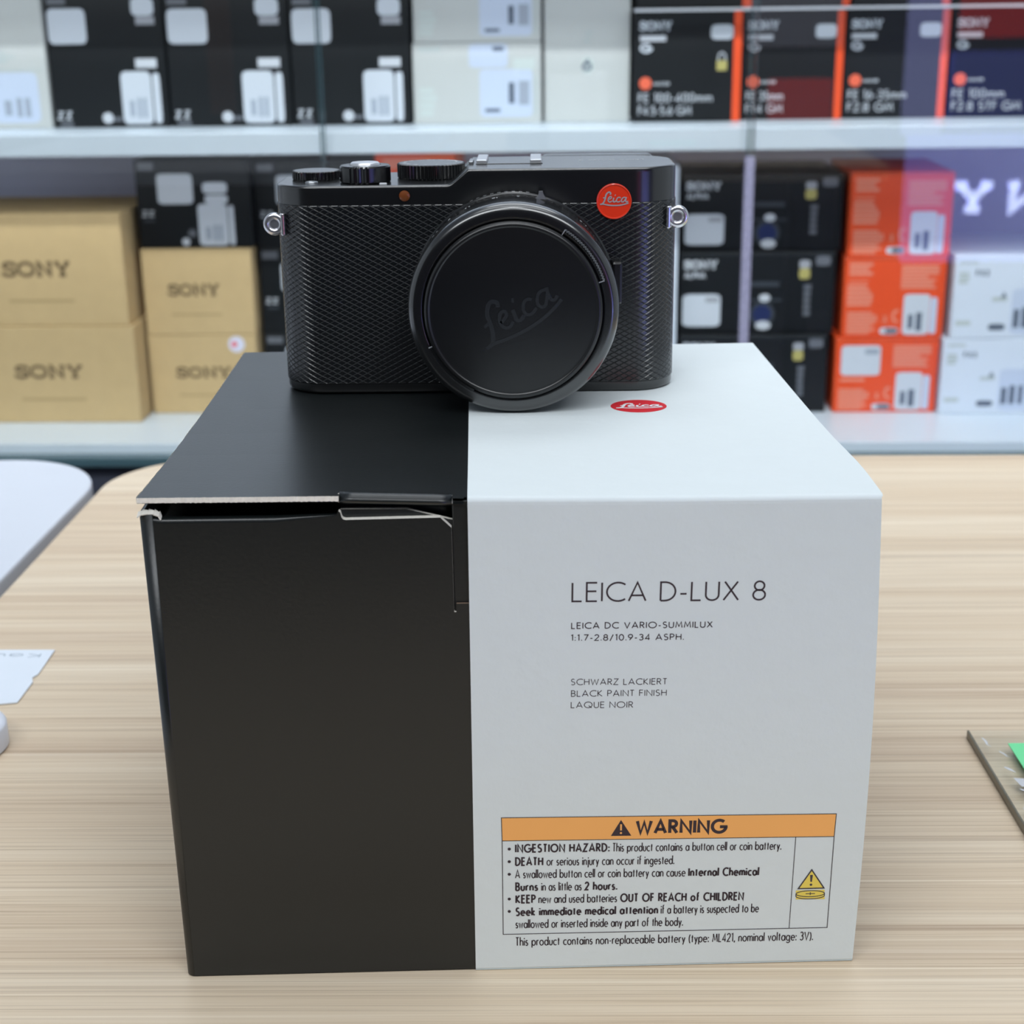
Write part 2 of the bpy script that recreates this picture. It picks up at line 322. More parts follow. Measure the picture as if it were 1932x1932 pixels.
def spline(pts, k=6):
    P = [Vector(p) for p in pts]; out = []
    for i in range(len(P) - 1):
        p0, p1, p2, p3 = P[max(i - 1, 0)], P[i], P[i + 1], P[min(i + 2, len(P) - 1)]
        for j in range(k):
            t = j / k; out.append(.5 * ((2 * p1) + (p2 - p0) * t + (2 * p0 - 5 * p1 + 4 * p2 - p3) * t * t + (3 * p1 - p0 - 3 * p2 + p3) * t ** 3))
    return out + [P[-1]]
SCRIPT = [   # the red-dot script, unit = badge radius
 ([(-.27, .34), (-.24, .43), (-.32, .50), (-.42, .46), (-.52, .33), (-.57, .12), (-.63, -.06), (-.72, -.19), (-.82, -.23)], .09),
 ([(-.70, .15), (-.56, .17)], .07),
 ([(-.88, -.23), (-.70, -.22), (-.45, -.27), (-.10, -.31), (.30, -.30), (.62, -.24), (.85, -.16)], .075),
 ([(-.38, .05), (-.22, .12), (-.20, .21), (-.29, .22), (-.38, .10), (-.38, -.04), (-.28, -.10), (-.16, -.04)], .07),
 ([(-.05, .16), (-.08, .02), (-.08, -.07), (.0, -.09), (.08, -.04)], .08), ([(.02, .32), (.06, .30)], .10),
 ([(.36, .13), (.30, .18), (.20, .16), (.12, .04), (.13, -.06), (.22, -.10), (.36, -.05)], .07),
 ([(.70, .15), (.60, .18), (.50, .14), (.42, .02), (.44, -.08), (.52, -.10), (.61, -.01), (.67, .08)], .07), ([(.72, .19), (.68, .05), (.68, -.06), (.74, -.10), (.82, -.05)], .075),
]
def script(mb, c, sx, sy, fn, m, rot=0.0, wk=1.0, lift=(0, -1, 0)):
    cs, sn = math.cos(rot), math.sin(rot)
    for i, (pts, w) in enumerate(SCRIPT):
        q = spline(pts); mb.ribbon([(c[0] + (p.x * cs - p.y * sn) * sx, c[1] + (p.x * sn + p.y * cs) * sy) for p in q], w * wk * (sx + sy) / 2, (lambda p, i=i: tuple(a + b * .012 * i for a, b in zip(fn(p), lift))), m)

# ------------------------------------------------------------------ the setting
def slab(name, x0, x1, y0, y1, z0, z1, m, kind='structure'):
    b = MB(); b.box(x0, x1, y0, y1, z0, z1, m); return b.build(name, kind=kind)
slab('floor', -3200, 3200, -2200, 2050, -40, 0, 'floor_dark')
slab('wall_back', -3200, 3200, 2000, 2050, 0, 2760, 'ceiling_white')
slab('wall_front', -3200, 3200, -2200, -2150, 0, 2760, 'wall_grey')
slab('ceiling', -3200, 3200, -2200, 2050, 2760, 2800, 'ceiling_white')

def xz(y, off=(0, 0)): return lambda p: (p[0] + off[0], y, p[1] + off[1])
def xy(z, off=(0, 0)): return lambda p: (p[0] + off[0], p[1] + off[1], z)

# ------------------------------------------------------------------ tables
def table(name, outline, m, th, label, legs):
    x = sum(p[0] for p in outline) / len(outline); y = sum(p[1] for p in outline) / len(outline)
    root = empty(name, (x / 1000, y / 1000, 0), 0, label, 'table')
    t = MB(); top = [(p[0] - x, p[1] - y) for p in outline]
    t.prism(top, lambda p, t_: (p[0], p[1], 750 - th + t_), th, m)
    o = t.build('table_top', root, weld=True)
    bv = o.modifiers.new('edge', 'BEVEL'); bv.width = 0.0015; bv.segments = 2; bv.limit_method = 'ANGLE'
    for (lx, ly) in legs:
        l = MB(); l.box(lx - x - 25, lx - x + 25, ly - y - 25, ly - y + 25, 0, 750 - th, 'metal_leg', 3); l.build('leg', root)
def rcorner(cx, cy, rx, ry, a0, a1, n=16): return [(cx + rx * math.cos(R(a0 + (a1 - a0) * i / n)), cy + ry * math.sin(R(a0 + (a1 - a0) * i / n))) for i in range(n + 1)]
table('wooden_table', [(-248, -300), (560, -300), (560, 505)] + [(300, 508), (-100, 514)] + rcorner(-183, 456, 60, 59, 90, 180), 'oak_laminate', 26,
      'pale oak grained table with rounded corner, under the black and white carton', [(-190, -240), (510, -240), (510, 440), (-170, 440)])
table('white_table', [(-1100, -300), (-254, -300), (-251.5, 296)] + rcorner(-310, 450, 61, 64, 0, 90) + [(-1100, 522)], 'white_laminate', 24,
      'white laminate table with a rounded corner, at left beside the oak table', [(-1040, -240), (-310, -240), (-320, 440), (-1040, 450)])

# ------------------------------------------------------------------ the carton
YAW = R(2.2)
Wd, Dp, Ht = 92.9, 185.8, 137.6
box = empty('camera_carton', (0, 0, TT), YAW, 'black cardboard carton with a loose lid, half covered by a white sleeve', 'box')
def bumpx(x):
    t = [(-95, 3.7), (-43.6, 3.2), (-12, 1.9), (40, .9), (95, .5)]
    for (a, fa), (b, fb) in zip(t, t[1:]):
        if x <= b: return fa + (fb - fa) * (x - a) / (b - a)
    return .5
def lidz(x, y): return 137.1 + bumpx(max(-95, min(95, x))) * max(0, 1 - y / Dp) ** 3
# inner body
b = MB(); b.box(-Wd + 1.5, Wd - .4, 3.2, Dp - .3, .4, 132.5, 'carton_black', 1.6, 3); b.build('carton_body', box, autosmooth=40)
# front panel: outline in (x, z), fold along the left upper edge, notch and slit
def front_top():
    return [(-88.6, 135.1), (-60, 134.9), (-44.6, 135.1), (-43.9, 136.3), (-43.5, 135.9)] + [(-43.3, 134.9)] + \
           [(-43.2, 134.6), (-42.9, 134.15), (-42.2, 133.95)] + [(-18.4, 134.1), (-15.6, 131.3), (-15.45, 108.3), (-14.9, 108.3), (-14.8, 110.6), (Wd - .8, 110.6)]
ft = front_top()
pts = [(-90.6, .4), (-90.6, 135.4)] + ft + [(Wd - .8, .4)]
p = MB()
def fside(i):
    a, c = pts[i], pts[(i + 1) % len(pts)]
    if a[1] > 125 and a[0] > -44.2 and a[0] < -15: return 'cut_board'
    if -15.7 < a[0] < -15: return 'cut_board'
    if a[1] == 110.6: return 'cut_board_brown'
    return None
p.prism(pts, lambda q, t: (q[0], t, q[1]), 2.0, 'carton_black', fside)
o = p.build('front_panel', box, weld=True)
bv = o.modifiers.new('fold', 'BEVEL'); bv.width = 0.0018; bv.segments = 6; bv.limit_method = 'WEIGHT'
me = o.data
att = me.attributes.new('bevel_weight_edge', 'FLOAT', 'EDGE')
for e in me.edges:
    a, c = me.vertices[e.vertices[0]].co * 1000, me.vertices[e.vertices[1]].co * 1000
    if a.y < .01 and c.y < .01 and a.x < -44 and c.x < -44 and a.z > 130 and c.z > 130 and abs(a.x - c.x) > .1: att.data[e.index].value = 1.0
# left side board with its rounded front fold
sf = MB(); fo_ = [(-90.6, 0)] + [(-90.6 - 2.3 * math.sin(R(a)), 2.3 - 2.3 * math.cos(R(a))) for a in range(9, 91, 9)] + [(-92.9, 60), (-92.9, 130), (-92.9, Dp - .2)]
V = [(x, y, .4) for x, y in fo_] + [(x + (x + 90.6) * .6, y, 136.3) for x, y in fo_]; n = len(fo_)
sf.add(V, [(i + 1, i, i + n, i + 1 + n) for i in range(n - 1)], 'carton_black', True); so = sf.build('side_panel', box); sd = so.modifiers.new('board', 'SOLIDIFY'); sd.thickness = 0.0012; sd.offset = -1
# black strip seen through the slit
s = MB(); s.box(-15.3, -4, .75, 2.2, 108, 138.2, 'carton_black', .25, 1); s.build('inner_strip', box)
# tuck layer behind the notch
tk = MB(); tpts = [(-43.6, 122), (-43.6, 136.15), (-27, 135.9), (-15.2, 132.7), (-15.2, 122)]
tk.prism(tpts, lambda q, t: (q[0], 2.1 + t, q[1]), 1.3, 'carton_black', lambda i: 'cut_board' if i in (1, 2) else None); tk.build('tuck_layer', box)
# lid with raw corrugated edge and a rounded tuck flap
ld = MB()
xs = [-94.2 + i * (50.5 / 16) for i in range(16)] + [-43.7 + i * (28.4 / 9) for i in range(9)] + [-15.3, -12.3] + [-9.2 + i * (101.6 / 30) for i in range(31)]; ys = [0, .25, .6, 1.2, 3, 8, 16, 28, 45, 70, 100, 140, 165, Dp + .2]
for xa, xb in zip(xs, xs[1:]):
    for ya, yb in zip(ys, ys[1:]):
        if xa > -13 and ya < 1.1: continue
        if -43.8 < xa < -15.4 and ya < 2.9: continue
        q = [(xa, ya), (xb, ya), (xb, yb), (xa, yb)]
        ld.add([(x, y, lidz(x, y)) for x, y in q] + [(x, y, lidz(x, y) - 1.5) for x, y in q], [(0, 1, 2, 3), (7, 6, 5, 4)], 'carton_black')
rnd = random.Random(3)
def edge_wave(k): return .12 * math.sin(k * 2.1) + rnd.uniform(-.06, .06)
prev = None
for i in range(121):
    x = -94.2 + i * (50.4 / 120); dz = edge_wave(i); dy = rnd.uniform(-.12, .05)
    cur = [(x, dy - .05, lidz(x, 0) + .02), (x, dy - .05, lidz(x, 0) - 1.35 + dz * .8), (x, .3, lidz(x, 0) - 1.5)]
    if prev: ld.add(prev + cur, [(0, 3, 4, 1), (1, 4, 5, 2)], 'cut_board')
    prev = cur
prev = None
for i in range(161):
    y = i * (Dp / 160); dx = rnd.uniform(-.2, .05)
    cur = [(-94.25 + dx, y, lidz(-94, y) + .03), (-94.25 + dx, y, lidz(-94, y) - 1.4)]
    if prev: ld.add(prev + cur, [(0, 2, 3, 1)], 'cut_board')
    prev = cur
ld.build('lid', box, weld=True, autosmooth=35)
fl = MB()
fx = [-43.7 + i * (28.4 / 8) for i in range(9)]
prof = [(3.3, -.02), (2.6, -.05), (1.9, -.2), (1.25, -.5), (.8, -.85), (.5, -1.25), (.45, -1.6), (1.1, -2.1), (3.1, -2.6), (4.4, -4), (4.7, -12)]
V = [(x, yy, lidz(x, 0) + dz + .05) for x in fx for (yy, dz) in prof]; n = len(prof)
fl.add(V, [(i * n + k, (i + 1) * n + k, (i + 1) * n + k + 1, i * n + k + 1) for i in range(8) for k in range(n - 1)], 'carton_black', True)
for xe in (fx[0], fx[-1]): fl.add([(xe - .1, yy - .1, lidz(xe, 0) + dz) for yy, dz in prof[1:7]] + [(xe - .1, yy + .9, lidz(xe, 0) + dz - .5) for yy, dz in prof[1:7]], [(k, k + 1, k + 7, k + 6) for k in range(5)], 'cut_board')
so = fl.build('tuck_flap', box); 
sd = so.modifiers.new('board', 'SOLIDIFY'); sd.thickness = 0.0004; sd.offset = 0
# torn white paper at the upper left corner
tc = MB()
tp = [(-94.6, 136.2), (-93.4, 136.9), (-91.8, 137.0), (-90.3, 136.9), (-89.0, 136.3), (-88.5, 135.3)]
for (a, c) in zip(tp, tp[1:]):
    tc.add([(a[0], .1, a[1] - .55), (c[0], .05, c[1] - .4), (c[0], 1.4, c[1] + .15), (a[0], 2.2, a[1] + .3)], [(0, 1, 2, 3)], 'cut_board')
o = tc.build('torn_corner', box, label='torn white paper at the upper left corner'); sd = o.modifiers.new('paper', 'SOLIDIFY'); sd.thickness = 0.0003

# ------------------------------------------------------------------ the white sleeve
slv = empty('paper_sleeve', (0, 0, TT), YAW, 'white printed paper sleeve wrapped around the right half of the carton', 'sleeve')
def sl_left(z, y): return -11.4 - .7 * (1 - z / Ht)
def sl_right(z, y, top):
    if top: return 93.4 + 1.1 * math.exp(-((y - 26) / 24) ** 2) - .2 * y / Dp
    return 93.4 + 1.6 * math.sin(math.pi * min(1, max(0, z / Ht))) * .9 + .5 * (1 - z / Ht)
NX = 12
def section(fr):
    """closed loop of (y, z, x) outer and inner for a fraction fr across the sleeve's width"""
    xt = -11.5 + fr * 105; zt = lidz(xt, 0) + .42
    out, inn = [], []
    def P(y, z, ny, nz, top=False):
        for L, k in ((out, 0), (inn, .36)):
            xa, xb = sl_left(z, y), sl_right(z, y, top); L.append((xa + fr * (xb - xa), y - ny * k, z - nz * k))
    f0, bk = -.45, Dp + .75
    P(f0 + 1, 0, 0, -1)
    for a in (200, 225, 250): P(f0 + .6 + .6 * math.cos(R(a)), .6 + .6 * math.sin(R(a)), math.cos(R(a)), math.sin(R(a)))
    for k in range(0, 13): P(f0, .9 + (zt - 2.9) * k / 12, -1, 0)
    for a in (165, 150, 135, 120, 105): P(f0 + 1.6 + 1.6 * math.cos(R(a)), zt - 1.6 + 1.6 * math.sin(R(a)), math.cos(R(a)), math.sin(R(a)), a < 140)
    for y in (1.4, 3, 6, 10, 16, 22, 30, 40, 55, 75, 100, 130, 160, Dp - 1): P(y, lidz(xt, y) + .42, 0, 1, True)
    for a in (70, 45, 20): P(bk - 1.2 + 1.2 * math.cos(R(a)), 137.5 - 1.2 + 1.2 * math.sin(R(a)), math.cos(R(a)), math.sin(R(a)), True)
    for k in range(1, 8): P(bk, 136 - 135 * k / 8, 1, 0)
    for a in (-20, -45, -70): P(bk - .6 + .6 * math.cos(R(a)), .6 + .6 * math.sin(R(a)), math.cos(R(a)), math.sin(R(a)))
    return out, inn
secs = [section(i / NX) for i in range(NX + 1)]
sm = MB(); n = len(secs[0][0]); V = []
for o_, i_ in secs: V += o_ + i_
F = []
for i in range(NX):
    for k in range(n):
        k2 = (k + 1) % n; a, c = i * 2 * n, (i + 1) * 2 * n
        F.append((a + k, a + k2, c + k2, c + k)); F.append((a + n + k2, a + n + k, c + n + k, c + n + k2))
for i in (0, NX):
    a = i * 2 * n
    for k in range(n): k2 = (k + 1) % n; F.append((a + k, a + n + k, a + n + k2, a + k2))
sm.add(V, F, 'sleeve_paper', False)
sm.build('sleeve_wrap', slv, weld=True, autosmooth=22)
FY = -.45 - .05
TITLE = [
    ('LEICA D-LUX 8', 14.74, 110.53, 65.00, 109.90, 5.57, 0.085),
    ('LEICA DC VARIO-SUMMILUX', 14.67, 103.07, 51.48, 102.62, 1.87, 0.14),
    ('1:1.7-2.8/10.9-34 ASPH.', 14.57, 99.70, 44.07, 99.31, 1.85, 0.14),
    ('SCHWARZ LACKIERT', 14.57, 87.13, 39.90, 86.71, 1.85, 0.11),
    ('BLACK PAINT FINISH', 14.63, 83.78, 39.87, 83.46, 1.86, 0.11),
    ('LAQUE NOIR', 14.56, 80.49, 31.08, 80.20, 1.87, 0.11),]
WARN = [
    ('INGESTION HAZARD:', -0.68, 37.40, 25.22, 37.03, 2.77, 0.17),
    ('This product contains a button cell or coin battery.', 25.88, 37.02, 72.26, 36.37, 2.77, 0.105),
    ('DEATH', -0.73, 33.29, 7.05, 33.17, 2.79, 0.17),
    ('or serious injury can occur if ingested.', 7.89, 33.16, 42.98, 32.66, 2.79, 0.105),
    ('A swallowed button cell or coin battery can cause', -0.77, 29.40, 46.14, 28.72, 2.80, 0.105),
    ('Internal Chemical', 46.81, 28.71, 66.44, 28.42, 2.81, 0.17),
    ('Burns', -0.77, 25.37, 5.60, 25.28, 2.82, 0.17),
    ('in as little as', 6.39, 25.27, 17.58, 25.11, 2.82, 0.105),
    ('2 hours.', 18.31, 25.10, 27.44, 24.98, 2.82, 0.17),
    ('KEEP', -0.76, 21.44, 4.90, 21.37, 2.84, 0.17),
    ('new and used batteries', 5.58, 21.36, 27.36, 21.09, 2.84, 0.105),
    ('OUT OF REACH of CHILDREN', 28.15, 21.08, 62.51, 20.65, 2.84, 0.17),
    ('Seek immediate medical attention', -0.81, 17.42, 38.80, 17.03, 2.85, 0.17),
    ('if a battery is suspected to be', 39.47, 17.02, 66.84, 16.75, 2.86, 0.105),
    ('swallowed or inserted inside any part of the body.', -0.86, 13.51, 45.83, 12.99, 2.87, 0.105),
    ('This product contains non-replaceable battery (type: ML421, nominal voltage: 3V).', -0.92, 7.80, 82.43, 7.29, 2.90, 0.105),
    ('WARNING', 32.15, 42.17, 56.98, 41.82, 4.62, 0.17),]
for nm, rows in (('title_lettering', TITLE[:1]), ('lens_lettering', TITLE[1:3]), ('finish_lettering', TITLE[3:])):
    t = MB()
    for s_, xa, za, xb, zb, cap, w in rows: write(t, s_, xa, za, xb, zb, cap, w, xz(FY), 'ink_dark')
    t.build(nm, slv)
t = MB()
t.ribbon([(-4.22, 48.31), (86.79, 47.15), (86.57, 40.15), (86.16, 11.33), (-4.26, 11.7), (-4.11, 41.2)], .22, xz(FY - .02), 'ink_grey', True)
t.ribbon([(-4.11, 41.2), (86.57, 40.15)], .2, xz(FY - .02), 'ink_grey'); t.ribbon([(76.04, 40.24), (75.51, 11.5)], .2, xz(FY - .02), 'ink_grey'); wl = t.build('warning_label', slv)
t = MB(); t.poly([(-4.22, 48.31), (86.79, 47.15), (86.57, 40.15), (-4.11, 41.2)], xz(FY + .01), 'warn_orange'); t.build('orange_band', wl)
t = MB()
for s_, xa, za, xb, zb, cap, w in WARN: write(t, s_, xa, za, xb, zb, cap, w * (1.15 if s_ == 'WARNING' else 1), xz(FY - .02), 'ink_dark', None, .30 if s_ == 'WARNING' else None)
for bx, bz in [(-2.21, 38.64), (-2.26, 34.72), (-2.32, 30.78), (-2.42, 22.97), (-2.47, 19.02)]: t.disc((bx, bz), .45, .45, xz(FY - .02), 'ink_dark', 14)
t.build('warning_lettering', wl)
t = MB(); t.poly([(25.46, 41.95), (31.04, 41.9), (28.2, 46.8)], xz(FY - .02), 'ink_dark')
t.ribbon([(28.22, 43.6), (28.22, 45.5)], .5, xz(FY - .04), 'warn_orange'); t.disc((28.22, 42.8), .32, .32, xz(FY - .04), 'warn_orange', 12); t.build('alert_triangle', wl)
t = MB()
t.poly([(77.6, 24.1), (84.5, 24.1), (80.95, 29.7)], xz(FY - .01), 'warn_yellow'); t.ribbon([(77.5, 24.05), (84.6, 24.05), (80.95, 29.9)], .38, xz(FY - .03), 'ink_grey', True)
t.ribbon([(80.95, 26.1), (80.95, 28.3)], [.45, .8], xz(FY - .03), 'ink_grey'); t.disc((80.95, 25.2), .38, .38, xz(FY - .03), 'ink_grey', 12)
t.poly([(76.83, 23.46), (84.83, 23.49), (84.99, 20.51), (76.96, 20.61)], xz(FY - .01), 'warn_yellow')
el = [(80.9 + 3.95 * math.cos(R(a)), 22.35 + .95 * math.sin(R(a))) for a in range(0, 360, 12)]; t.ribbon(el, .26, xz(FY - .03), 'ink_grey', True)
lo = [(80.9 + 3.95 * math.cos(R(a)), 22.35 - .7 + .95 * math.sin(R(a))) for a in range(180, 361, 12)]; t.ribbon([(76.95, 22.35)] + lo + [(84.85, 22.35)], .26, xz(FY - .03), 'ink_grey')
t.ribbon([(79.6, 22.35), (82.2, 22.35)], .24, xz(FY - .03), 'ink_grey'); t.ribbon([(80.9, 21.9), (80.9, 22.8)], .24, xz(FY - .03), 'ink_grey')
t.build('coin_cell_pictogram', wl)
# round red emblem printed on the top
ca, sa = math.cos(-YAW), math.sin(-YAW)
ecx, ecy = 37.9 * ca - 96.3 * sa, 37.9 * sa + 96.3 * ca
def ontop(d): return lambda p: (p[0], p[1], lidz(p[0], p[1]) + .42 + d)
t = MB(); t.disc((ecx, ecy), 8.75, 8.0, ontop(.03), 'logo_red', 48); em = t.build('red_emblem', slv)
t = MB(); script(t, (ecx + .2, ecy - .3), 8.4, 7.6, ontop(.05), 'print_white', 0, 1.25, (0, 0, 1)); t.build('emblem_script', em)

# ------------------------------------------------------------------ the compact camera
CX, CY, CZ = -12.75, 136.0, 137.75
cm = empty('compact_camera', (CX / 1000, CY / 1000, TT + CZ / 1000), 0, 'black compact camera with capped lens and round red badge, standing on the carton', 'camera')
def cb(mb, name, parent=cm, **k): return mb.build(name, parent, off=(CX, CY, 0), **k)
X0, X1, Y0, Y1, RC = -76.3, 50.8, 115.6, 157.0, 14.0
def outline(nc=14, mids=()):
    fr = [(X0 + RC - RC * math.cos(R(90 * i / nc)), Y0 + RC - RC * math.sin(R(90 * i / nc)), -math.cos(R(90 * i / nc)), -math.sin(R(90 * i / nc))) for i in range(nc + 1)]
    fr += [(x, Y0, 0, -1) for x in mids]
    fr += [(X1 - RC + RC * math.sin(R(90 * i / nc)), Y0 + RC - RC * math.cos(R(90 * i / nc)), math.sin(R(90 * i / nc)), -math.cos(R(90 * i / nc))) for i in range(nc + 1)]
    bk = [(x, Y0 + Y1 - y, nx, -ny) for x, y, nx, ny in fr]
    return fr, bk
def stadium(levels, m, mids=(), h=None, bottom=False, uv=False):
    fr, bk = outline(14, mids); loop = fr + bk[::-1]; n = len(loop); mb = MB(); V = []
    for off, z in levels:
        for (x, y, nx, ny) in loop: V.append((x - nx * off, y - ny * off, (h(x) + z) if (h and z <= 0) else z))
    F = [(k * n + i, k * n + (i + 1) % n, (k + 1) * n + (i + 1) % n, (k + 1) * n + i) for k in range(len(levels) - 1) for i in range(n)]
    mb.add(V, F, m, True)
    a = (len(levels) - 1) * n; f = len(fr)
    mb.add(V[a:], [(i, i + 1, n - 2 - i, n - 1 - i) for i in range(f - 1)], m, False)
    if bottom: mb.add(V[:n], [(i, i + 1, n - 2 - i, n - 1 - i) for i in range(f - 1)], m, False)
    return mb, loop
def hump(x):
    if x <= -21.6: return 66.3
    if x >= -14.6: return 71.0
    if x < -19.6: t = (x + 21.6) / 2.0; return 66.3 + .62 * t * t
    return 66.92 + (x + 19.6) * (71.0 - 66.92) / 5.0
mids = [-60, -50, -40, -30, -25, -22.5, -21.6, -21, -20.4, -19.8, -19.2, -18, -16.5, -15.2, -14.7, -14.5, -13, -5, 5, 15, 25]
mb, _ = stadium([(0, 60.4), (0, -1.5), (0, -.9), (.1, -.45), (.35, -.15), (.9, 0)], 'camera_paint', mids, hump, True); cb(mb, 'top_plate', autosmooth=50)
mb, _ = stadium([(1.0, .0001), (.3, .35), (.05, 1.0), (.05, 3.05)], 'camera_paint', mids, None, True); cb(mb, 'base_plate', autosmooth=50)
# leatherette wrap
fr, bk = outline(20, [X0 + RC + i * (X1 - X0 - 2 * RC) / 24 for i in range(1, 24)]); loop = fr + bk[::-1]; n = len(loop)
lw = MB(); V, UV = [], []
d = 0.0; arcs = [0.0]
for i in range(n): d += math.dist(loop[i][:2], loop[(i + 1) % n][:2]); arcs.append(d)
for off, z in ((.25, 3.0), (-.22, 3.3), (-.22, 3.7), (-.22, 59.8), (-.22, 60.2), (.25, 60.45)):
    for (x, y, nx, ny) in loop: V.append((x - nx * off, y - ny * off, z))
F = [(k * n + i, k * n + (i + 1) % n, (k + 1) * n + (i + 1) % n, (k + 1) * n + i) for k in range(5) for i in range(n)]
lw.add(V, F, 'diamond_leatherette', True); lo_ = cb(lw, 'leatherette_wrap')
uvl = lo_.data.uv_layers.new(name='UVMap'); zz = (3.0, 3.3, 3.7, 59.8, 60.2, 60.45)
for pi, pl in enumerate(lo_.data.polygons):
    k, i = divmod(pi, n)
    for li, (a, q) in zip(pl.loop_indices, ((arcs[i], zz[k]), (arcs[i + 1], zz[k]), (arcs[i + 1], zz[k + 1]), (arcs[i], zz[k + 1]))): uvl.data[li].uv = (a, q)
# raised eyepiece block at the back and hot shoe
e = MB(); e.box(8, 46, 156, 164.5, 40, 71.2, 'camera_paint', 2.0, 3); cb(e, 'eyepiece_housing', autosmooth=40)
hs = MB(); hs.box(-12.8, 8.6, 131, 150, 70.9, 71.2, 'camera_paint', .1, 1); 
hs_o = cb(hs, 'hot_shoe')
for xa, xb in ((-12.6, -9.2), (4.6, 8.2)):
    r = MB(); r.box(xa, xb, 131, 150, 71.1, 72.4, 'satin_silver', .3, 2); cb(r, 'shoe_rail', hs_o)
r = MB(); r.box(-15.0, -13.6, 131, 140, 70.8, 72.0, 'steel', .3, 2); cb(r, 'shoe_stop', hs_o)
# engraved white model name on the top, read from behind
t = MB(); write(t, 'LEICA D-LUX 8', 41.3, 141.6, 20.4, 140.9, 2.0, .13, xy(71.06), 'mark_white'); cb(t, 'top_lettering')
# dials
def knurl(nt, amp, flat=None): return lambda a, r_, t_: 1 - amp * (.5 + .5 * math.copysign(min(1, abs(2.2 * math.sin(nt * a))), math.sin(nt * a)))
def dial(name, c, rad, z0, z1, nt, amp, m='camera_paint', lip=.5):
    mb = MB(); kn = knurl(nt, amp)
    mb.lathe([(rad * .93, z0), (rad * .985, z0 + .5), (rad * .985, z1 - .25), (rad * .955, z1), (rad * .80, z1 + .02), (rad * .4, z1 + .02)], (c[0], c[1], 0), m, 'z', nt * 6, lambda a, r_, t_: kn(a, r_, t_) if r_ > rad * .94 else 1, smooth=False)
    return cb(mb, name)
dial('thumb_dial', (-65.0, 138.0), 7.9, 66.2, 69.1, 36, .055)
rl = MB(); kn = knurl(30, .035)
rl.lathe([(7.6, 66.2), (8.05, 66.7), (8.05, 71.1), (7.7, 71.6), (5.2, 71.7), (4.9, 71.35), (.02, 71.35)], (-47.8, 127.2, 0), 'camera_gloss', 'z', 180, lambda a, r_, t_: kn(a, r_, t_) if (r_ > 7.9 and R(235) < a % (2 * math.pi) < R(285)) else 1, smooth=False)
zo = cb(rl, 'zoom_ring')
sb_ = MB(); sb_.lathe([(4.7, 71.2), (4.6, 72.1), (4.2, 72.5), (3.0, 72.35), (.02, 72.2)], (-47.8, 127.2, 0), 'satin_silver', 'z', 48); cb(sb_, 'shutter_button', zo, label='silver shutter button')
t = MB(); t.box(-42.5, -40.2, 117.6, 118.3, 66.2, 66.9, 'mark_white', .15, 1); cb(t, 'index_mark')
md = dial('shutter_speed_dial', (-27.6, 139.2), 11.2, 66.2, 71.0, 52, .045)
t = MB()
for i, a in enumerate(range(-170, 180, 24)):
    ca_, sa_ = math.cos(R(a)), math.sin(R(a)); tx = ['60', '30', '15', '8', '4', '2', 'A', '1', '2000', '1000', '500', '250', '125', '60', '30'][i % 15]
    L = .85 * len(tx); P0 = Vector((-27.6 + 9.2 * ca_, 139.2 + 9.2 * sa_)); tg = Vector((sa_, -ca_)) * -1
    write(t, tx, *(P0 - tg * L / 2), *(P0 + tg * L / 2), 1.2, .2, xy(71.06), 'mark_white')
cb(t, 'dial_markings', md)
t = MB(); t.lathe([(2.0, 66.25), (2.0, 66.6), (1.7, 66.75), (1.1, 66.7), (1.0, 66.45), (.02, 66.45)], (-64.9, 126.0, 0), 'steel', 'z', 32); cb(t, 'function_button')
# badge, focus lamp
t = MB(); t.lathe([(5.45, 0), (5.45, -.9), (5.25, -1.05), (5.05, -1.0), (4.95, -.85), (4.85, -.84), (4.5, -.84), (.02, -.84)], (30.65, Y0, 60.75), 'badge_red', 'y', 64); bd = cb(t, 'red_badge', autosmooth=40)
t = MB(); script(t, (30.65 + .15, 60.75 + .35), 5.1, 5.1, lambda p: (p[0], Y0 - .97, p[1]), 'badge_script'); cb(t, 'badge_script', bd)
t = MB(); t.lathe([(2.05, .05), (2.05, -.12), (1.75, -.12), (1.7, .0)], (-34.6, Y0, 63.1), 'camera_gloss', 'y', 40); fo = cb(t, 'focus_lamp', autosmooth=40)
t = MB(); t.lathe([(1.7, .0), (1.3, -.16), (.7, -.3), (.02, -.34)], (-34.6, Y0, 63.1), 'lamp_amber', 'y', 40); cb(t, 'lamp_lens', fo, label='amber lamp lens')
# strap lugs
for sx, lx, lz in ((-1, -76.7, 54.1), (1, 51.0, 55.1)):
    t = MB()
    n = 40; ring_pts = []
    for i in range(n):
        a = 2 * math.pi * i / n; ring_pts.append((math.cos(a), math.sin(a)))
    prof = [(1.45, -.8), (1.7, -1.3), (2.1, -1.5), (2.9, -1.5), (3.35, -1.15), (3.55, -.5), (3.55, .7), (3.2, 1.4), (1.9, 1.4), (1.45, .9), (1.45, -.8)]
    t.lathe(prof, (lx, 121.5, lz), 'chrome', 'y', 40)
    xa, xb = (lx, lx + 2.9) if sx < 0 else (lx - 2.9, lx)
    o_ = cb(t, 'strap_lug', autosmooth=50)
    p = MB(); p.box(xa + (1.9 if sx < 0 else 0), xb - (0 if sx < 0 else 1.9), 120.2, 122.8, lz - 3.4, lz + 3.4, 'chrome', .35, 2)
    p.box(min(xa, xb) + (2.4 if sx < 0 else -.7), max(xa, xb) - (-.7 if sx < 0 else 2.4), 118.6, 125.4, lz - 3.5, lz + 3.5, 'chrome', .45, 3); cb(p, 'lug_plate', o_, autosmooth=40)
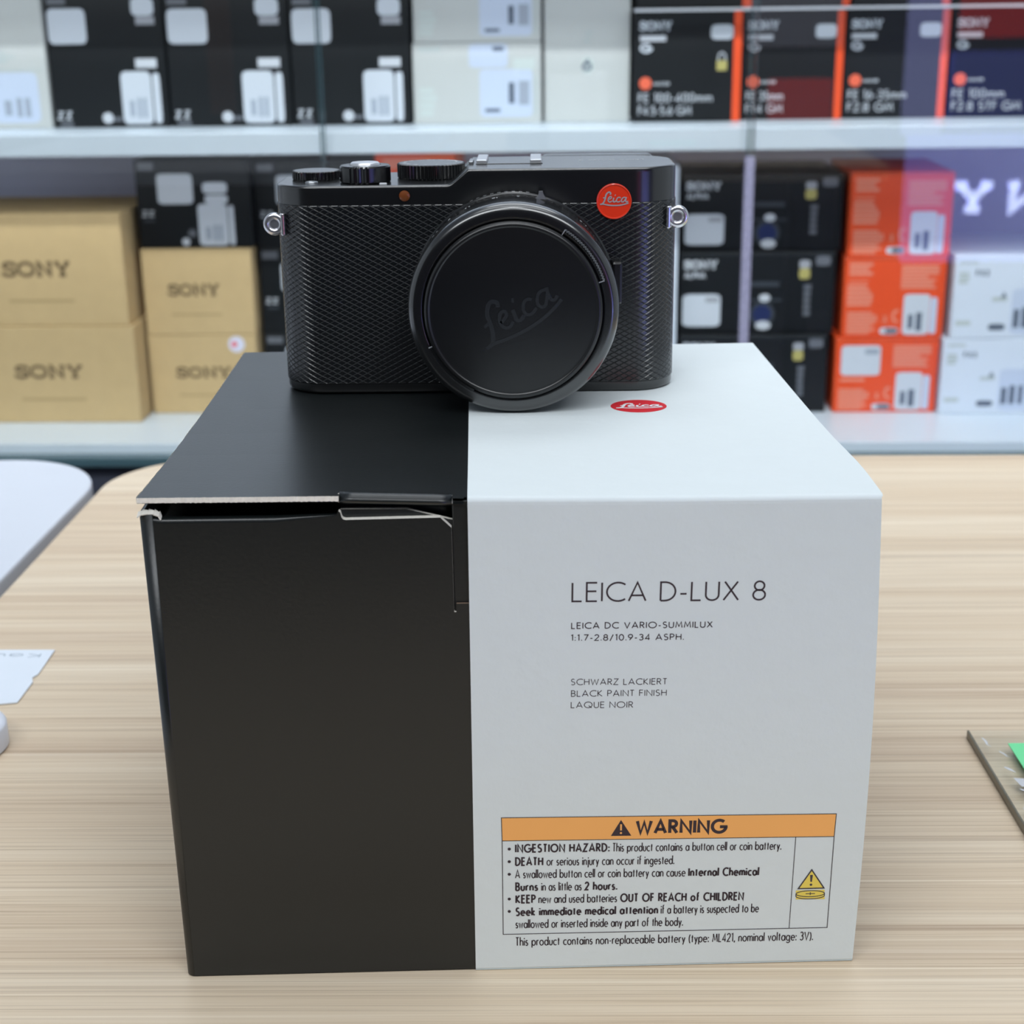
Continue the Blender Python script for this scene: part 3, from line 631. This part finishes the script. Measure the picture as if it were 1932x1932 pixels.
# lens
LX, LZ = -.65, 32.1
t = MB(); t.lathe([(32.0, .0), (32.1, -.3), (32.1, -2.0), (31.7, -2.3), (31.5, -2.6)], (LX, Y0, LZ), 'camera_gloss', 'y', 128); ln = cb(t, 'lens_barrel', autosmooth=40)
t = MB(); kn = knurl(90, .012)
t.lathe([(31.4, -2.6), (31.6, -2.8), (31.6, -6.8), (31.5, -7.1)], (LX, Y0, LZ), 'camera_gloss', 'y', 360, lambda a, r_, t_: kn(a, r_, t_) if r_ > 31.55 else 1, smooth=False)
t.lathe([(31.5, -7.1), (31.5, -9.0), (31.4, -16.5)], (LX, Y0, LZ), 'lens_black', 'y', 128); cb(t, 'aperture_ring', ln, autosmooth=60)
t = MB()
def on_ring(y0, rad):
    return lambda p: (LX + rad * math.sin(p[0] / rad), Y0 - y0 - p[1], LZ + rad * math.cos(p[0] / rad))
for deg, s_ in ((-62, '4'), (-50, '5.6'), (-38.5, '8'), (-26, '11'), (-10, '16'), (3, 'A'), (43, '1.7')):
    a = R(deg) * 31.6; w_ = 1.0 * len(s_); t_ = MB()
    write(t, s_, a + w_ / 2, 1.5, a - w_ / 2, 1.5, 1.5, .22, lambda p, f=on_ring(7.2, 31.62): f((p[0], 2.6 - p[1])), 'mark_white')
for deg in range(-24, 12, 4):
    a = R(deg) * 32.2; t.ribbon([(a - .5, .5), (a + .5, .5)], .5, lambda p, f=on_ring(.9, 32.2): f(p), 'mark_white')
cb(t, 'aperture_numerals', ln)
t = MB(); tp = [(-2.3, 0), (-1.2, .5), (-.75, 1.4), (-.6, 2.3), (.55, 2.35), (.8, 1.4), (1.6, 0)]
t.prism(tp, lambda q, d_: (7.9 + q[0], Y0 - 8.0 + d_, LZ + 30.4 + q[1]), 2.2, 'steel'); cb(t, 'aperture_tab', ln, label='grey ribbed tab on the aperture ring')
t = MB(); t.box(30.0, 33.2, 108.5, 115.8, 29.5, 43, 'camera_paint', .8, 2); cb(t, 'macro_switch', ln, autosmooth=40)
t = MB()
FW = -3.6
hp = [(31.4, -16.5), (31.75, -17.2), (31.9, -18.5), (31.9, -25.2)] + [(29.3 + 2.6 * math.cos(R(a)), -25.2 - 3.6 * math.sin(R(a))) for a in (12, 24, 36, 48, 60, 72, 82, 90)] + [(29.0, -28.81), (28.2, -28.81), (27.7, -28.8), (27.3, -28.7), (27.05, -28.3), (27.0, -26.0)]
t.lathe(hp, (LX, Y0, LZ), 'lens_black', 'y', 160); cb(t, 'lens_ring', autosmooth=60)
t = MB(); cp = [(r_, t_ + FW) for r_, t_ in [(26.85, -23.0), (26.85, -25.9), (26.65, -26.6), (26.2, -27.1), (25.6, -27.3), (25.3, -27.2), (25.1, -26.95), (24.95, -26.93), (24.3, -26.93), (16, -26.93), (.02, -26.93)]]
t.lathe(cp, (LX, Y0, LZ), 'camera_cap', 'y', 160); lc = cb(t, 'lens_cap', autosmooth=60)
YC = Y0 - 26.95 + FW
t = MB(); script(t, (LX + 1.8, LZ - 1.0), 15.6, 15.6, lambda p: (p[0], YC - .1, p[1]), 'cap_script', R(31), .95); cb(t, 'cap_script', lc)
# finger grips of the cap: one at upper right (ribbed), one at lower left
t = MB(); N = 46; a0, a1 = 57, 18
arc_o = [(R(a0 + (a1 - a0) * i / N), 28.6 + (.14 if i % 2 else -.14)) for i in range(N + 1)]
for (aa, ra), (ab, rb) in zip(arc_o, arc_o[1:]):
    for y_, q in ((-25.9, 0),):
        t.add([(LX + (ra - .45) * math.cos(aa), Y0 - 25.4 + FW, LZ + (ra - .45) * math.sin(aa)), (LX + (rb - .45) * math.cos(ab), Y0 - 25.4 + FW, LZ + (rb - .45) * math.sin(ab)),
               (LX + (rb + .1) * math.cos(ab), Y0 - 26.05 + FW, LZ + (rb + .1) * math.sin(ab)), (LX + (ra + .1) * math.cos(aa), Y0 - 26.05 + FW, LZ + (ra + .1) * math.sin(aa)),
               (LX + (rb + .1) * math.cos(ab), Y0 - 25.1 + FW, LZ + (rb + .1) * math.sin(ab)), (LX + (ra + .1) * math.cos(aa), Y0 - 25.1 + FW, LZ + (ra + .1) * math.sin(aa))], [(0, 1, 2, 3), (3, 2, 4, 5)], 'satin_silver')
for a in (a0, a1):
    c_, s_ = math.cos(R(a)), math.sin(R(a)); pts_ = [(26.9, .0), (28.7, .0)]
    t.add([(LX + r_ * c_ + k * s_ * .15, Y0 - 25.85 + FW, LZ + r_ * s_ - k * c_ * .15) for r_ in (26.9, 28.7) for k in (-1, 1)], [(0, 1, 3, 2)], 'satin_silver')
o_ = cb(t, 'cap_clip', lc, label='ribbed clip at the upper right of the cap'); sd = o_.modifiers.new('thick', 'SOLIDIFY'); sd.thickness = 0.0002
t = MB()
arc_i = [(R(203 + 40 * i / 20), 27.0) for i in range(21)]
for (aa, _), (ab, _) in zip(arc_i, arc_i[1:]):
    t.add([(LX + r_ * math.cos(a), Y0 - y_ + FW, LZ + r_ * math.sin(a)) for a in (aa, ab) for r_, y_ in ((26.4, 25.6), (27.6, 25.7), (27.6, 26.2), (26.4, 26.2))], [(0, 4, 5, 1), (1, 5, 6, 2), (2, 6, 7, 3)], 'camera_gloss')
c_, s_ = math.cos(R(203)), math.sin(R(203)); t.add([(LX + r_ * c_ - k * s_ * .2, Y0 - 26.3 + FW, LZ + r_ * s_ + k * c_ * .2) for r_ in (26.6, 27.9) for k in (-1, 1)], [(0, 1, 3, 2)], 'satin_silver')
cb(t, 'cap_clip', lc)

# ------------------------------------------------------------------ glazed display cabinet behind the tables
SHY = R(-1.2); SO = Vector((0, 1.390, TT))
SM = Matrix.Translation(SO) @ Matrix.Rotation(SHY, 4, 'Z')
cab = empty('display_cabinet', (0, 1.390, 0), SHY, 'white glazed display cabinet with stocked shelves behind the tables', 'cabinet')
def part(name, x0, x1, y0, y1, z0, z1, m, bev=1.0, **k):
    b_ = MB(); b_.box(x0, x1, y0, y1, z0 + 750, z1 + 750, m, bev); return b_.build(name, cab, **k)
part('shelf_board', -1100, 1100, 0, 440, 101.5, 126, 'shelf_white')
part('shelf_board', -1100, 1100, 0, 440, -258, -240, 'shelf_white')
part('shelf_board', -1100, 1100, 0, 440, 301, 322, 'shelf_white'); part('header_panel', -1100, 1100, 0, 440, 323, 1995, 'shelf_white', 2)  # tall white panel is unseen, added for lid and camera top to reflect
part('back_panel', -1100, 1100, 441, 456, -258, 900, 'shelf_back')
part('side_panel', -1120, -1101, 0, 456, -258, 1995, 'shelf_white'); part('side_panel', 1101, 1120, 0, 456, -258, 1995, 'shelf_white')
part('base_unit', -1100, 1100, -8, 456, -700, -259, 'cabinet_dark', 2); part('plinth', -1090, 1090, 20, 440, -750, -701, 'cabinet_dark', 1)
part('door_track', -1100, 1100, -24, -2, -262, -251.5, 'glass_edge', .5)
def pane(x0, x1, y):
    g = part('glass_door', x0, x1, y, y + 5, -251, 298, 'clear_glass', 0)
    for xe in (x0, x1):
        e_ = MB(); e_.box(xe - .6, xe + .6, y - .2, y + 5.2, 499, 1048, 'glass_edge', 0); e_.build('pane_edge', g)
    return g
part('glass_shelf', 118, 1095, 70, 400, 250.9, 253.6, 'clear_glass', 0); part('shelf_edge', 118, 1095, 69.3, 70, 250.9, 253.6, 'silver_print', 0)
part('door_seal', 240, 250.5, -22, -17, -251, 96, 'frosted_seal', .4)  # translucent lilac strip added for the light band in the glass
pane(-1095, -231, -16); pane(-236, 250, -9.5); pane(243, 1095, -16)

def carton(name, label, cat, group, x0, x1, z0, z1, y, depth, m, decals, lean=0.0, seam=None, side=None):
    cx, cz = (x0 + x1) / 2, z0; w, h = x1 - x0, z1 - z0
    c = SM @ Vector((cx / 1000, (y + depth / 2) / 1000, cz / 1000))
    root = empty(name, c, SHY + lean, label, cat, group)
    fy = -depth / 2
    b_ = MB(); b_.box(-w / 2 + .3, w / 2 - .3, -depth / 2, depth / 2, .2, h - .2, m, 1.2, 2)
    if seam: b_.box(-w / 2 + 2, w / 2 - 2, -depth / 2 - .25, -depth / 2 + 1, h - 3.4, h - 2.6, seam, 0)   # gap of the tuck flap
    b_.build('carton', root)
    def fm(d): return lambda p: (-w / 2 + p[0] * w, fy - d, h - p[1] * h)     # u to the right, v down
    def fmm(d): return lambda p: (-w / 2 + p[0], fy - d, p[1])                # mm from the lower left corner
    for dc in decals:
        k = dc[0]; t_ = MB()
        if k == 'label':            # white sticker, optional bar code
            _, u0, v0, u1, v1, mm_, bars = dc
            rx, ry = min(.04, (u1 - u0) / 4), min(.04, (v1 - v0) / 4) * 1.0
            q = [(u0 + rx, v0), (u1 - rx, v0), (u1 - rx * .3, v0 + ry * .3), (u1, v0 + ry), (u1, v1 - ry), (u1 - rx * .3, v1 - ry * .3), (u1 - rx, v1), (u0 + rx, v1), (u0 + rx * .3, v1 - ry * .3), (u0, v1 - ry), (u0, v0 + ry), (u0 + rx * .3, v0 + ry * .3)]
            t_.poly(q, fm(.25), mm_)
            for (a, b0, c_, d_, bm_) in bars:
                t_.poly([(u0 + a * (u1 - u0), v0 + b0 * (v1 - v0)), (u0 + c_ * (u1 - u0), v0 + b0 * (v1 - v0)), (u0 + c_ * (u1 - u0), v0 + d_ * (v1 - v0)), (u0 + a * (u1 - u0), v0 + d_ * (v1 - v0))], fm(.4), bm_)
            t_.build('sticker', root)
        elif k == 'block':          # lines of small print
            _, u0, v0, u1, v1, mm_, nl = dc
            lh = (v1 - v0) / nl
            rr = random.Random(int(u0 * 1000 + v0 * 100))
            for i in range(nl):
                ue = u1 - (u1 - u0) * (rr.uniform(0, .3) if nl > 1 else 0)
                t_.poly([(u0, v0 + i * lh), (ue, v0 + i * lh), (ue, v0 + i * lh + lh * (.78 if nl > 1 else 1)), (u0, v0 + i * lh + lh * (.78 if nl > 1 else 1))], fm(.2), mm_)
            t_.build('small_print', root)
        elif k == 'text':
            _, s_, u0, v0, u1, v1, mm_, wt, font = dc
            write(t_, s_, u0 * w, h - v1 * h, u1 * w, h - v1 * h, (v1 - v0) * h, wt, fmm(.3), mm_, font); t_.build('lettering', root)
        elif k == 'disc':
            _, u, v, rmm, mm_ = dc[:5]
            t_.disc((u * w, h - v * h), rmm, rmm * (dc[5] if len(dc) > 5 else 1), fmm(.45 if len(dc) <= 6 else dc[6]), mm_); t_.build(dc[7] if len(dc) > 7 else 'round_mark', root)
        elif k == 'strip':
            _, u0, u1, mm_ = dc; t_.box(-w / 2 + u0 * w, -w / 2 + u1 * w, fy - .3, fy + 8, .4, h - .4, mm_, .3, 1); t_.build('colour_band', root)
        elif k == 'quad':
            _, q, mm_, nm_ = dc; t_.poly(q, fm(.3), mm_); t_.build(nm_, root)
        elif k == 'lock':
            _, u, v = dc; cu, cv = u * w, h - v * h
            t_.poly([(cu - 6, cv - 8), (cu + 6, cv - 8), (cu + 6, cv + 3), (cu - 6, cv + 3)], fmm(.3), 'brass_yellow')
            t_.ribbon([(cu - 4, cv + 3)] + arc(cu, cv + 6, 4, 6, 180, 0, 10) + [(cu + 4, cv + 3)], 1.6, fmm(.32), 'silver_print'); t_.build('padlock_picture', root)
    return root
BARS = [(.24, .55, .40, .85, 'bar_grey'), (.50, .50, .62, .88, 'bar_grey'), (.68, .5, .80, .88, 'bar_grey')]
# ---- upper shelf
carton('accessory_box', 'tall pale greenish box at the left end of the upper shelf', 'box', None, -760, -577, 126, 298, 100, 200, 'box_white',
       [('label', .62, .62, .93, .96, 'label_blue', BARS), ('block', .55, .48, .8, .56, 'pale_print', 3), ('quad', [(.5, .6), (.97, .6), (.97, .61), (.5, .61)], 'pale_print', 'print_line')])
LENS = [('block', .03, .02, .19, .065, 'dim_print', 1), ('label', .02, .095, .345, .36, 'label_white', []), ('label', .74, .02, .93, .155, 'label_white', []),
        ('quad', [(.77, .16), (.93, .16), (.93, .22), (.77, .22)], 'label_grey', 'grey_patch'), ('block', .74, .475, .92, .545, 'silver_print', 1),
        ('label', .60, .57, .86, .975, 'label_white', BARS), ('label', .872, .585, .935, .97, 'label_white', []),
        ('text', 'Z', .03, .87, .085, .935, 'silver_print', .22, None), ('text', 'Z', .105, .87, .155, .935, 'silver_print', .22, None), ('block', .05, .955, .16, .985, 'dim_print', 1), ('disc', .465, .925, 6.5, 'silver_print'), ('block', .50, .92, .585, .95, 'dim_print', 1)]
GB = 'black lens boxes on the upper shelf'
for (xa, xb, zt, lb) in ((-575.5, -435, 277, 'black lens box with white stickers, next to the tall pale box on the upper shelf'), (-433, -287, 275, 'black lens box with white stickers, middle one of three on the upper shelf'),
                         (-285, -144, 273, 'black lens box with white stickers, just left of the stacked pale boxes')):
    carton('lens_box', lb, 'box', GB, xa, xb, 126, zt, 105, 190, 'box_black', LENS)
PALE = [('label', .52, .33, .93, .92, 'label_blue', [(.55, .28, .66, .72, 'bar_dark'), (.74, .25, .94, .75, 'bar_grey'), (.1, .82, .38, .9, 'bar_dark')]), ('label', .44, .02, .74, .31, 'label_blue', [(.62, .12, .9, .3, 'bar_dark')]),
        ('block', .05, .55, .2, .92, 'pale_shadow', 4), ('block', .05, .06, .22, .11, 'pale_print', 1), ('quad', [(.945, .4), (.965, .4), (.965, .9), (.945, .9)], 'pale_print', 'print_line'), ('quad', [(.78, .2), (.95, .2), (.95, .34), (.78, .34)], 'pale_shadow', 'print_patch')]
carton('electronics_box', 'pale box with bar code sticker, lower of two stacked on the upper shelf', 'box', 'pale boxes on the upper shelf', -142, 11, 126, 219, 110, 200, 'box_white', PALE)
carton('electronics_box', 'pale box with bar code sticker, upper of two stacked on the upper shelf', 'box', 'pale boxes on the upper shelf', -140, 11, 219.2, 299, 110, 200, 'box_white', PALE)
carton('electronics_box', 'pale upright box with a small dark vertical mark on the upper shelf', 'box', None, 14, 116, 126, 298, 115, 200, 'box_white',
       [('text', '6', .44, .57, .56, .66, 'bar_dark', .2, None), ('text', 'Z', .46, .40, .56, .47, 'pale_print', .2, None), ('disc', .51, .62, 7, 'pale_shadow', 1.5, .2)])
def gm(l1, l2, u1, u2, lock=False):
    d = [('text', 'SONY', .05, .085, .36, .175, 'label_white', .24, SLAB), ('block', .06, .215, .30, .265, 'silver_print', 1), ('text', 'G', .06, .285, .17, .37, 'label_white', .26, None),
         ('label', .715, .125, .93 - .01, .255, 'label_white', []), ('disc', .115, .645, 7.2, 'dot_orange'), ('text', 'G', .09, .625, .14, .665, 'label_white', .25, None), ('text', 'MASTER', .19, .635, .34, .665, 'silver_print', .25, None),
         ('text', l1, .05, .735, u1, .82, 'silver_print', .13, None), ('text', l2, .05, .85, u2, .935, 'silver_print', .13, None), ('strip', .925, 1.0, 'box_orange')]
    if lock: d.append(('lock', .82, .47))
    return d
GG = 'black lens boxes with orange edge bands on the upper shelf'
for xa, xb, zt, y, l1, l2, u1, u2, lk, lb in ((119, 245, 251, 100, 'FE 100-400mm', 'F4.5-5.6 GM', .74, .55, True, 'black and orange lens box with a yellow padlock picture, lettered 100-400mm'),
    (248, 367, 250, 120, 'FE 35mm', 'F1.4 GM', .42, .42, False, 'black and orange lens box lettered 35mm on the upper shelf'),
    (369, 490, 250, 125, 'FE 16-35mm', 'F2.8 GM', .62, .5, False, 'black and orange lens box lettered 16-35mm on the upper shelf'),
    (492, 614, 250, 125, 'FE 100mm', 'F2.8 STF GM', .55, .72, False, 'black and orange lens box lettered 100mm at the right on the upper shelf')):
    carton('lens_box', lb, 'box', GG, xa, xb, 126, zt, y, 190, 'box_black', gm(l1, l2, u1, u2, lk))
for xa, xb, lb in ((122, 259, 'black box with orange band cut by the top edge, above the padlock-marked lens box'), (261, 373, 'black box with orange band cut by the top edge, above the 35mm lens box'),
                   (375, 489, 'black box with orange band cut by the top edge, above the 16-35mm lens box'), (491, 612, 'black box with orange band cut by the top edge, above the 100mm lens box')):
    carton('lens_box', lb, 'box', 'upper row of orange banded lens boxes', xa, xb, 253.8, 299, 125, 185, 'box_black', [('strip', .91, .99, 'box_orange'), ('text', 'SONY', .05, .085, .36, .175, 'label_white', .24, SLAB), ('block', .06, .2, .3, .26, 'silver_print', 1)])
# ---- lower shelf
def kraft(u0, v0, u1, v1): return [('text', 'SONY', u0, v0, u1, v1, 'kraft_ink', .2, SLAB), ('block', u0 + .02, v1 + .2, u1, v1 + .225, 'kraft_faint', 1)]
GK, GS = 'large brown cartons on the lower shelf', 'small brown cartons on the lower shelf'
carton('camera_kit_box', 'large brown cardboard carton, bottom of the left stack on the lower shelf', 'box', GK, -800, -502, -240, -115, 100, 190, 'box_kraft', kraft(.47, .39, .77, .54))
carton('camera_kit_box', 'large brown cardboard carton, top of the left stack on the lower shelf', 'box', GK, -783, -507, -114.8, 24, 102, 190, 'box_kraft', kraft(.44, .41, .76, .56))
carton('camera_kit_box', 'smaller brown carton with a round white sticker on the lower shelf', 'box', GS, -499, -358, -240, -136, 145, 180, 'box_kraft', kraft(.24, .40, .76, .55) + [('disc', .82, .12, 10.5, 'sticker_lilac', 1, .3, 'round_sticker'), ('disc', .80, .12, 3.6, 'sticker_red', 1, .45, 'red_dot')])
carton('camera_kit_box', 'smaller brown carton under a black box on the lower shelf', 'box', GS, -498, -357, -135.8, -26, 145, 180, 'box_kraft', kraft(.22, .40, .70, .55))
LB = [('block', .03, .03, .17, .12, 'dim_print', 1), ('label', .19, .16, .5, .5, 'label_white', []), ('label', .585, .26, .80, .385, 'label_white', []), ('label', .60, .40, .80, .5, 'label_white', []),
      ('label', .53, .5, .79, .975, 'label_white', BARS), ('label', .80, .52, .845, .97, 'label_white', []), ('text', 'Z', .04, .57, .09, .64, 'silver_print', .22, None), ('text', 'Z', .10, .57, .15, .64, 'silver_print', .22, None),
      ('block', .05, .67, .15, .70, 'faint_print', 1), ('disc', .41, .93, 5, 'silver_print'), ('disc', .47, .83, 5, 'dim_print')]
GL = 'black lens boxes on the lower shelf'
carton('lens_box', 'black lens box with white stickers standing on the smaller brown cartons', 'box', GL, -498, -354, -25.8, 84, 150, 180, 'box_black', LB)
zz_ = [(-240, -141.2), (-141, -30.2), (-30, 79)]
for i, (za, zb) in enumerate(zz_):
    carton('lens_box', ('black lens box, lowest of the column behind the camera', 'black lens box, middle of the column behind the camera', 'black lens box, top of the column behind the camera')[i], 'box', GL, -353, -205, za, zb, 170, 170, 'box_black', LB)
carton('orange_box', 'orange box peeking over the camera dials on the lower shelf', 'box', None, -199, -98, -240, 86, 172, 170, 'box_orange', [('block', .1, .02, .7, .06, 'salmon_print', 2)])
carton('electronics_box', 'pale box edge showing just right of the camera on the lower shelf', 'box', None, 84, 179, -240, 71, 140, 180, 'box_bluewhite', [])
def cambox():
    return [('text', 'SONY', .02, .09, .245, .205, 'silver_print', .24, SLAB), ('text', 'ALPHA', .025, .235, .165, .32, 'silver_print', .2, None), ('label', .02, .51, .265, .91, 'label_white', [(.6, .1, .95, .25, 'label_grey')]),
            ('disc', .535, .76, 16, 'faint_print', 1, .28, 'camera_picture'), ('disc', .535, .76, 11.5, 'lens_blue', 1, .34, 'lens_picture'), ('disc', .545, .90, 9.5, 'silver_print', .6, .4, 'lens_rim'), ('disc', .55, .56, 7, 'silver_print', .7, .4, 'finder_bump'),
            ('quad', [(.40, .575), (.66, .575), (.66, .6), (.40, .6)], 'faint_print', 'body_line'), ('label', .765, .10, .835, .2, 'label_grey', []), ('label', .765, .2, .835, .33, 'brass_yellow', []), ('label', .87, .05, .965, .17, 'dim_print', []),
            ('block', .80, .40, .85, .8, 'dim_print', 5), ('block', .45, .36, .64, .42, 'faint_print', 1)]
GC = 'black camera boxes on the lower shelf'
for i, (xa, xb, za, zb, y) in enumerate(((183, 371, -240, -139.2, 141), (183, 377, -139, -36.2, 150), (184, 382, -36, 59, 155))):
    carton('camera_box', ('black camera box with white sticker, lowest of three left of the orange boxes', 'black camera box with white sticker, middle of three left of the orange boxes', 'black camera box with white sticker, top of three left of the orange boxes')[i],
           'box', GC, xa, xb, za, zb, y, 170, 'box_black', cambox(), seam='faint_print')
def orange(low):
    d = [('block', .05, .07, .28, .24, 'salmon_print', 3), ('block', .05, .29, .24, .31, 'salmon_print', 1), ('block', .56, .10, .93, .40, 'salmon_print', 7), ('block', .04, .34, .3, .62, 'salmon_print', 5), ('block', .05, .68, .36, .97, 'salmon_print', 7),
         ('label', .60, .46, .86, .97, 'label_white', [(.2, .5, .38, .85, 'bar_dark'), (.5, .45, .72, .9, 'bar_dark')]), ('label', .865, .5, .93, .96, 'label_blue', []), ('text', 'C', .49, .65, .56, .82, 'salmon_print', .2, None), ('text', 'X', .40, .72, .45, .83, 'salmon_print', .2, None), ('label', .38, .88, .56, .965, 'label_white', [(.3, .15, .95, .85, 'bar_dark')])]
    if low: d = d[2:3] + d[4:] + [('label', .06, .1, .44, .5, 'label_white', [(.6, .12, .95, .3, 'bar_grey')]), ('block', .06, .54, .3, .58, 'salmon_print', 1)]
    return d
GO = 'orange boxes on the lower shelf'
for i, (xa, xb, za, zb, y, ln_) in enumerate(((380, 510, -240, -143.2, 139, 0), (388, 514, -143, -42.2, 142, R(-1)), (391, 516, -42, 61, 142, R(-1.5)))):
    carton('lens_box', ('bright orange box with two white stickers, lowest of three stacked', 'bright orange box with one bar code sticker, middle of three stacked', 'bright orange box with one bar code sticker, top of three stacked')[i],
           'box', GO, xa, xb, za, zb, y, 180, 'box_orange', orange(i == 0), lean=ln_, seam='seam_shadow')
def white(): return [('block', .03, .07, .14, .1, 'pale_print', 1), ('text', 'FX3', .13, .17, .21, .25, 'bar_dark', .2, None), ('block', .03, .2, .1, .35, 'pale_print', 3), ('text', 'A', .29, .44, .33, .52, 'bar_dark', .2, None), ('block', .24, .5, .33, .55, 'pale_print', 1),
                     ('block', .03, .78, .12, .84, 'pale_print', 1), ('label', .23, .82, .33, .9, 'bar_dark', []), ('label', .36, .4, .7, .95, 'label_blue', [(.05, .45, .15, .85, 'bar_dark'), (.2, .4, .3, .85, 'bar_dark'), (.36, .4, .44, .85, 'bar_dark')])]
GW = 'pale boxes at the right of the lower shelf'
carton('electronics_box', 'pale bluish box at the right edge of the lower shelf, lower of two', 'box', GW, 512, 716, -240, -143.2, 130, 190, 'box_bluewhite', white())
carton('electronics_box', 'pale bluish box at the right edge of the lower shelf, upper of two', 'box', GW, 519, 722, -143, -39, 130, 190, 'box_bluewhite', white())

# ------------------------------------------------------------------ small things on the oak table
pc = MB(); po = [(-330, 171.5), (-204.6, 171.5), (-198.1, 171.9 + 1), (-198, 191.5), (-199.6, 196), (-198.2, 199), (-198.8, 223.8), (-330, 225)]
pc.prism(po, lambda q, t_: (q[0] + 232, q[1] - 198, t_), .5, 'card_white')
cd = pc.build('paper_card', None, 'white paper card lying on the oak table at left edge', 'card', loc=(-.232, .198, TT + .0003))
def cm_(d): return lambda p: (p[0] + 232, p[1] - 198, d)
t = MB(); write(t, 'Kaun na tr', -203, 219.6, -262, 219.9, 4, .12, cm_(.56), 'card_ink'); t.build('card_lettering', cd)
pu = MB(); pu.lathe([(17.5, 0), (19, .8), (19, 8.5), (18.4, 9.4), (17, 10), (12, 10.2), (.02, 10.3)], (0, 0, 0), 'puck_white', 'z', 96)
pk = pu.build('sensor_puck', None, 'round white plastic puck on the oak table, cut by left edge', 'sensor', loc=(-.2085, .1345, TT), autosmooth=50)
t = MB(); t.lathe([(9, 10.25), (9, 10.6), (8.6, 10.7), (.02, 10.7)], (0, 0, 0), 'puck_white', 'z', 48); t.build('puck_button', pk)
ac = MB(); ac.box(0, 140, -125, 0, 0, 3, 'clear_acrylic', 0)
root = empty('acrylic_stand', (.1630, .1392, TT + .0002), 0, 'clear acrylic plate lying on the oak table at right edge', 'stand'); ac.build('clear_plate', root)
t = MB(); t.box(-.5, .35, -125, .5, 0, 3.1, 'acrylic_edge', .2, 1); t.build('plate_edge', root)
t = MB()
rr = random.Random(5)
for (px, py, l, a, w_) in ((3, -6, 7, -80, .8), (6, -16, 6, -60, .7), (4.5, -28, 5, -50, 1.2), (5, -44, 6, -30, 1.0), (3, -56, 5, -60, 2.2), (2, -75, 14, -84, 1.6)):
    t.ribbon([(px + l * k / 4 * math.cos(R(a)) + rr.uniform(-.4, .4), py + l * k / 4 * math.sin(R(a)) + rr.uniform(-.3, .3)) for k in range(5)], [w_ * .5, w_, w_ * 1.1, w_ * .8, w_ * .3], lambda p: (p[0], p[1], 3.25), 'tape_clear')
t.poly([(5.5, -36), (24, -39), (26, -46), (17, -44), (6.5, -42)], lambda p: (p[0], p[1], 3.2), 'tape_clear'); t.build('tape_scrap', root, label='crumpled clear tape')
gp = MB(); gp.prism([(0, 0), (90, 0), (90, -80), (0, -80)], lambda q, d_: (q[0], q[1], d_), .3, 'paper_green')
gp.build('green_paper', None, 'green paper slip on the clear acrylic plate at right edge', 'paper', loc=(.1740, .1282, TT + .0035))

# ------------------------------------------------------------------ the shop opposite, seen mirrored in the cabinet glass
def facing(name, label, cat, x, z0, z1, w, m, y=-2000, depth=60, kids=()):
    b_ = MB(); b_.box(-w / 2, w / 2, 0, depth, 0, z1 - z0, m, 3)
    lp = SM @ Vector((x / 1000, (y - 1400) / 1000, z0 / 1000))
    return b_.build(name, None, label, cat, loc=lp, rz=SHY)
sg = facing('sign_board', 'violet lit sign board mirrored in the glass at right', 'sign', 1612, -560, -150, 930, 'sign_violet')
t = MB(); write(t, 'SONY', -329, 156, 323, 156, 113, .25, lambda p: (-p[0], 62, p[1]), 'sign_white', SLAB, .42)
t.build('sign_lettering', sg, label='white glowing letters')
facing('light_column', 'violet lit column mirrored in the glass beside the orange bands', 'column', 1185, -150, 520, 120, 'panel_violet')
facing('wall_panel', 'pale lit panel mirrored in the glass above the 35mm lens box', 'panel', 760, 130, 520, 300, 'panel_grey')
facing('wall_panel', 'blue lit panel mirrored in the glass at the right of the upper shelf', 'panel', 1480, -140, 110, 420, 'panel_blue')
facing('red_sign', 'dark red lit sign mirrored in the glass over the 35mm lens box', 'sign', 790, -100, 30, 200, 'sign_red')
facing('red_sign', 'red lit sign mirrored in the glass over the 100mm lens box', 'sign', 1420, 150, 300, 260, 'sign_red')
facing('brown_post', 'brown post mirrored in the glass over the black lens boxes', 'post', -1090, -60, 520, 75, 'post_brown')
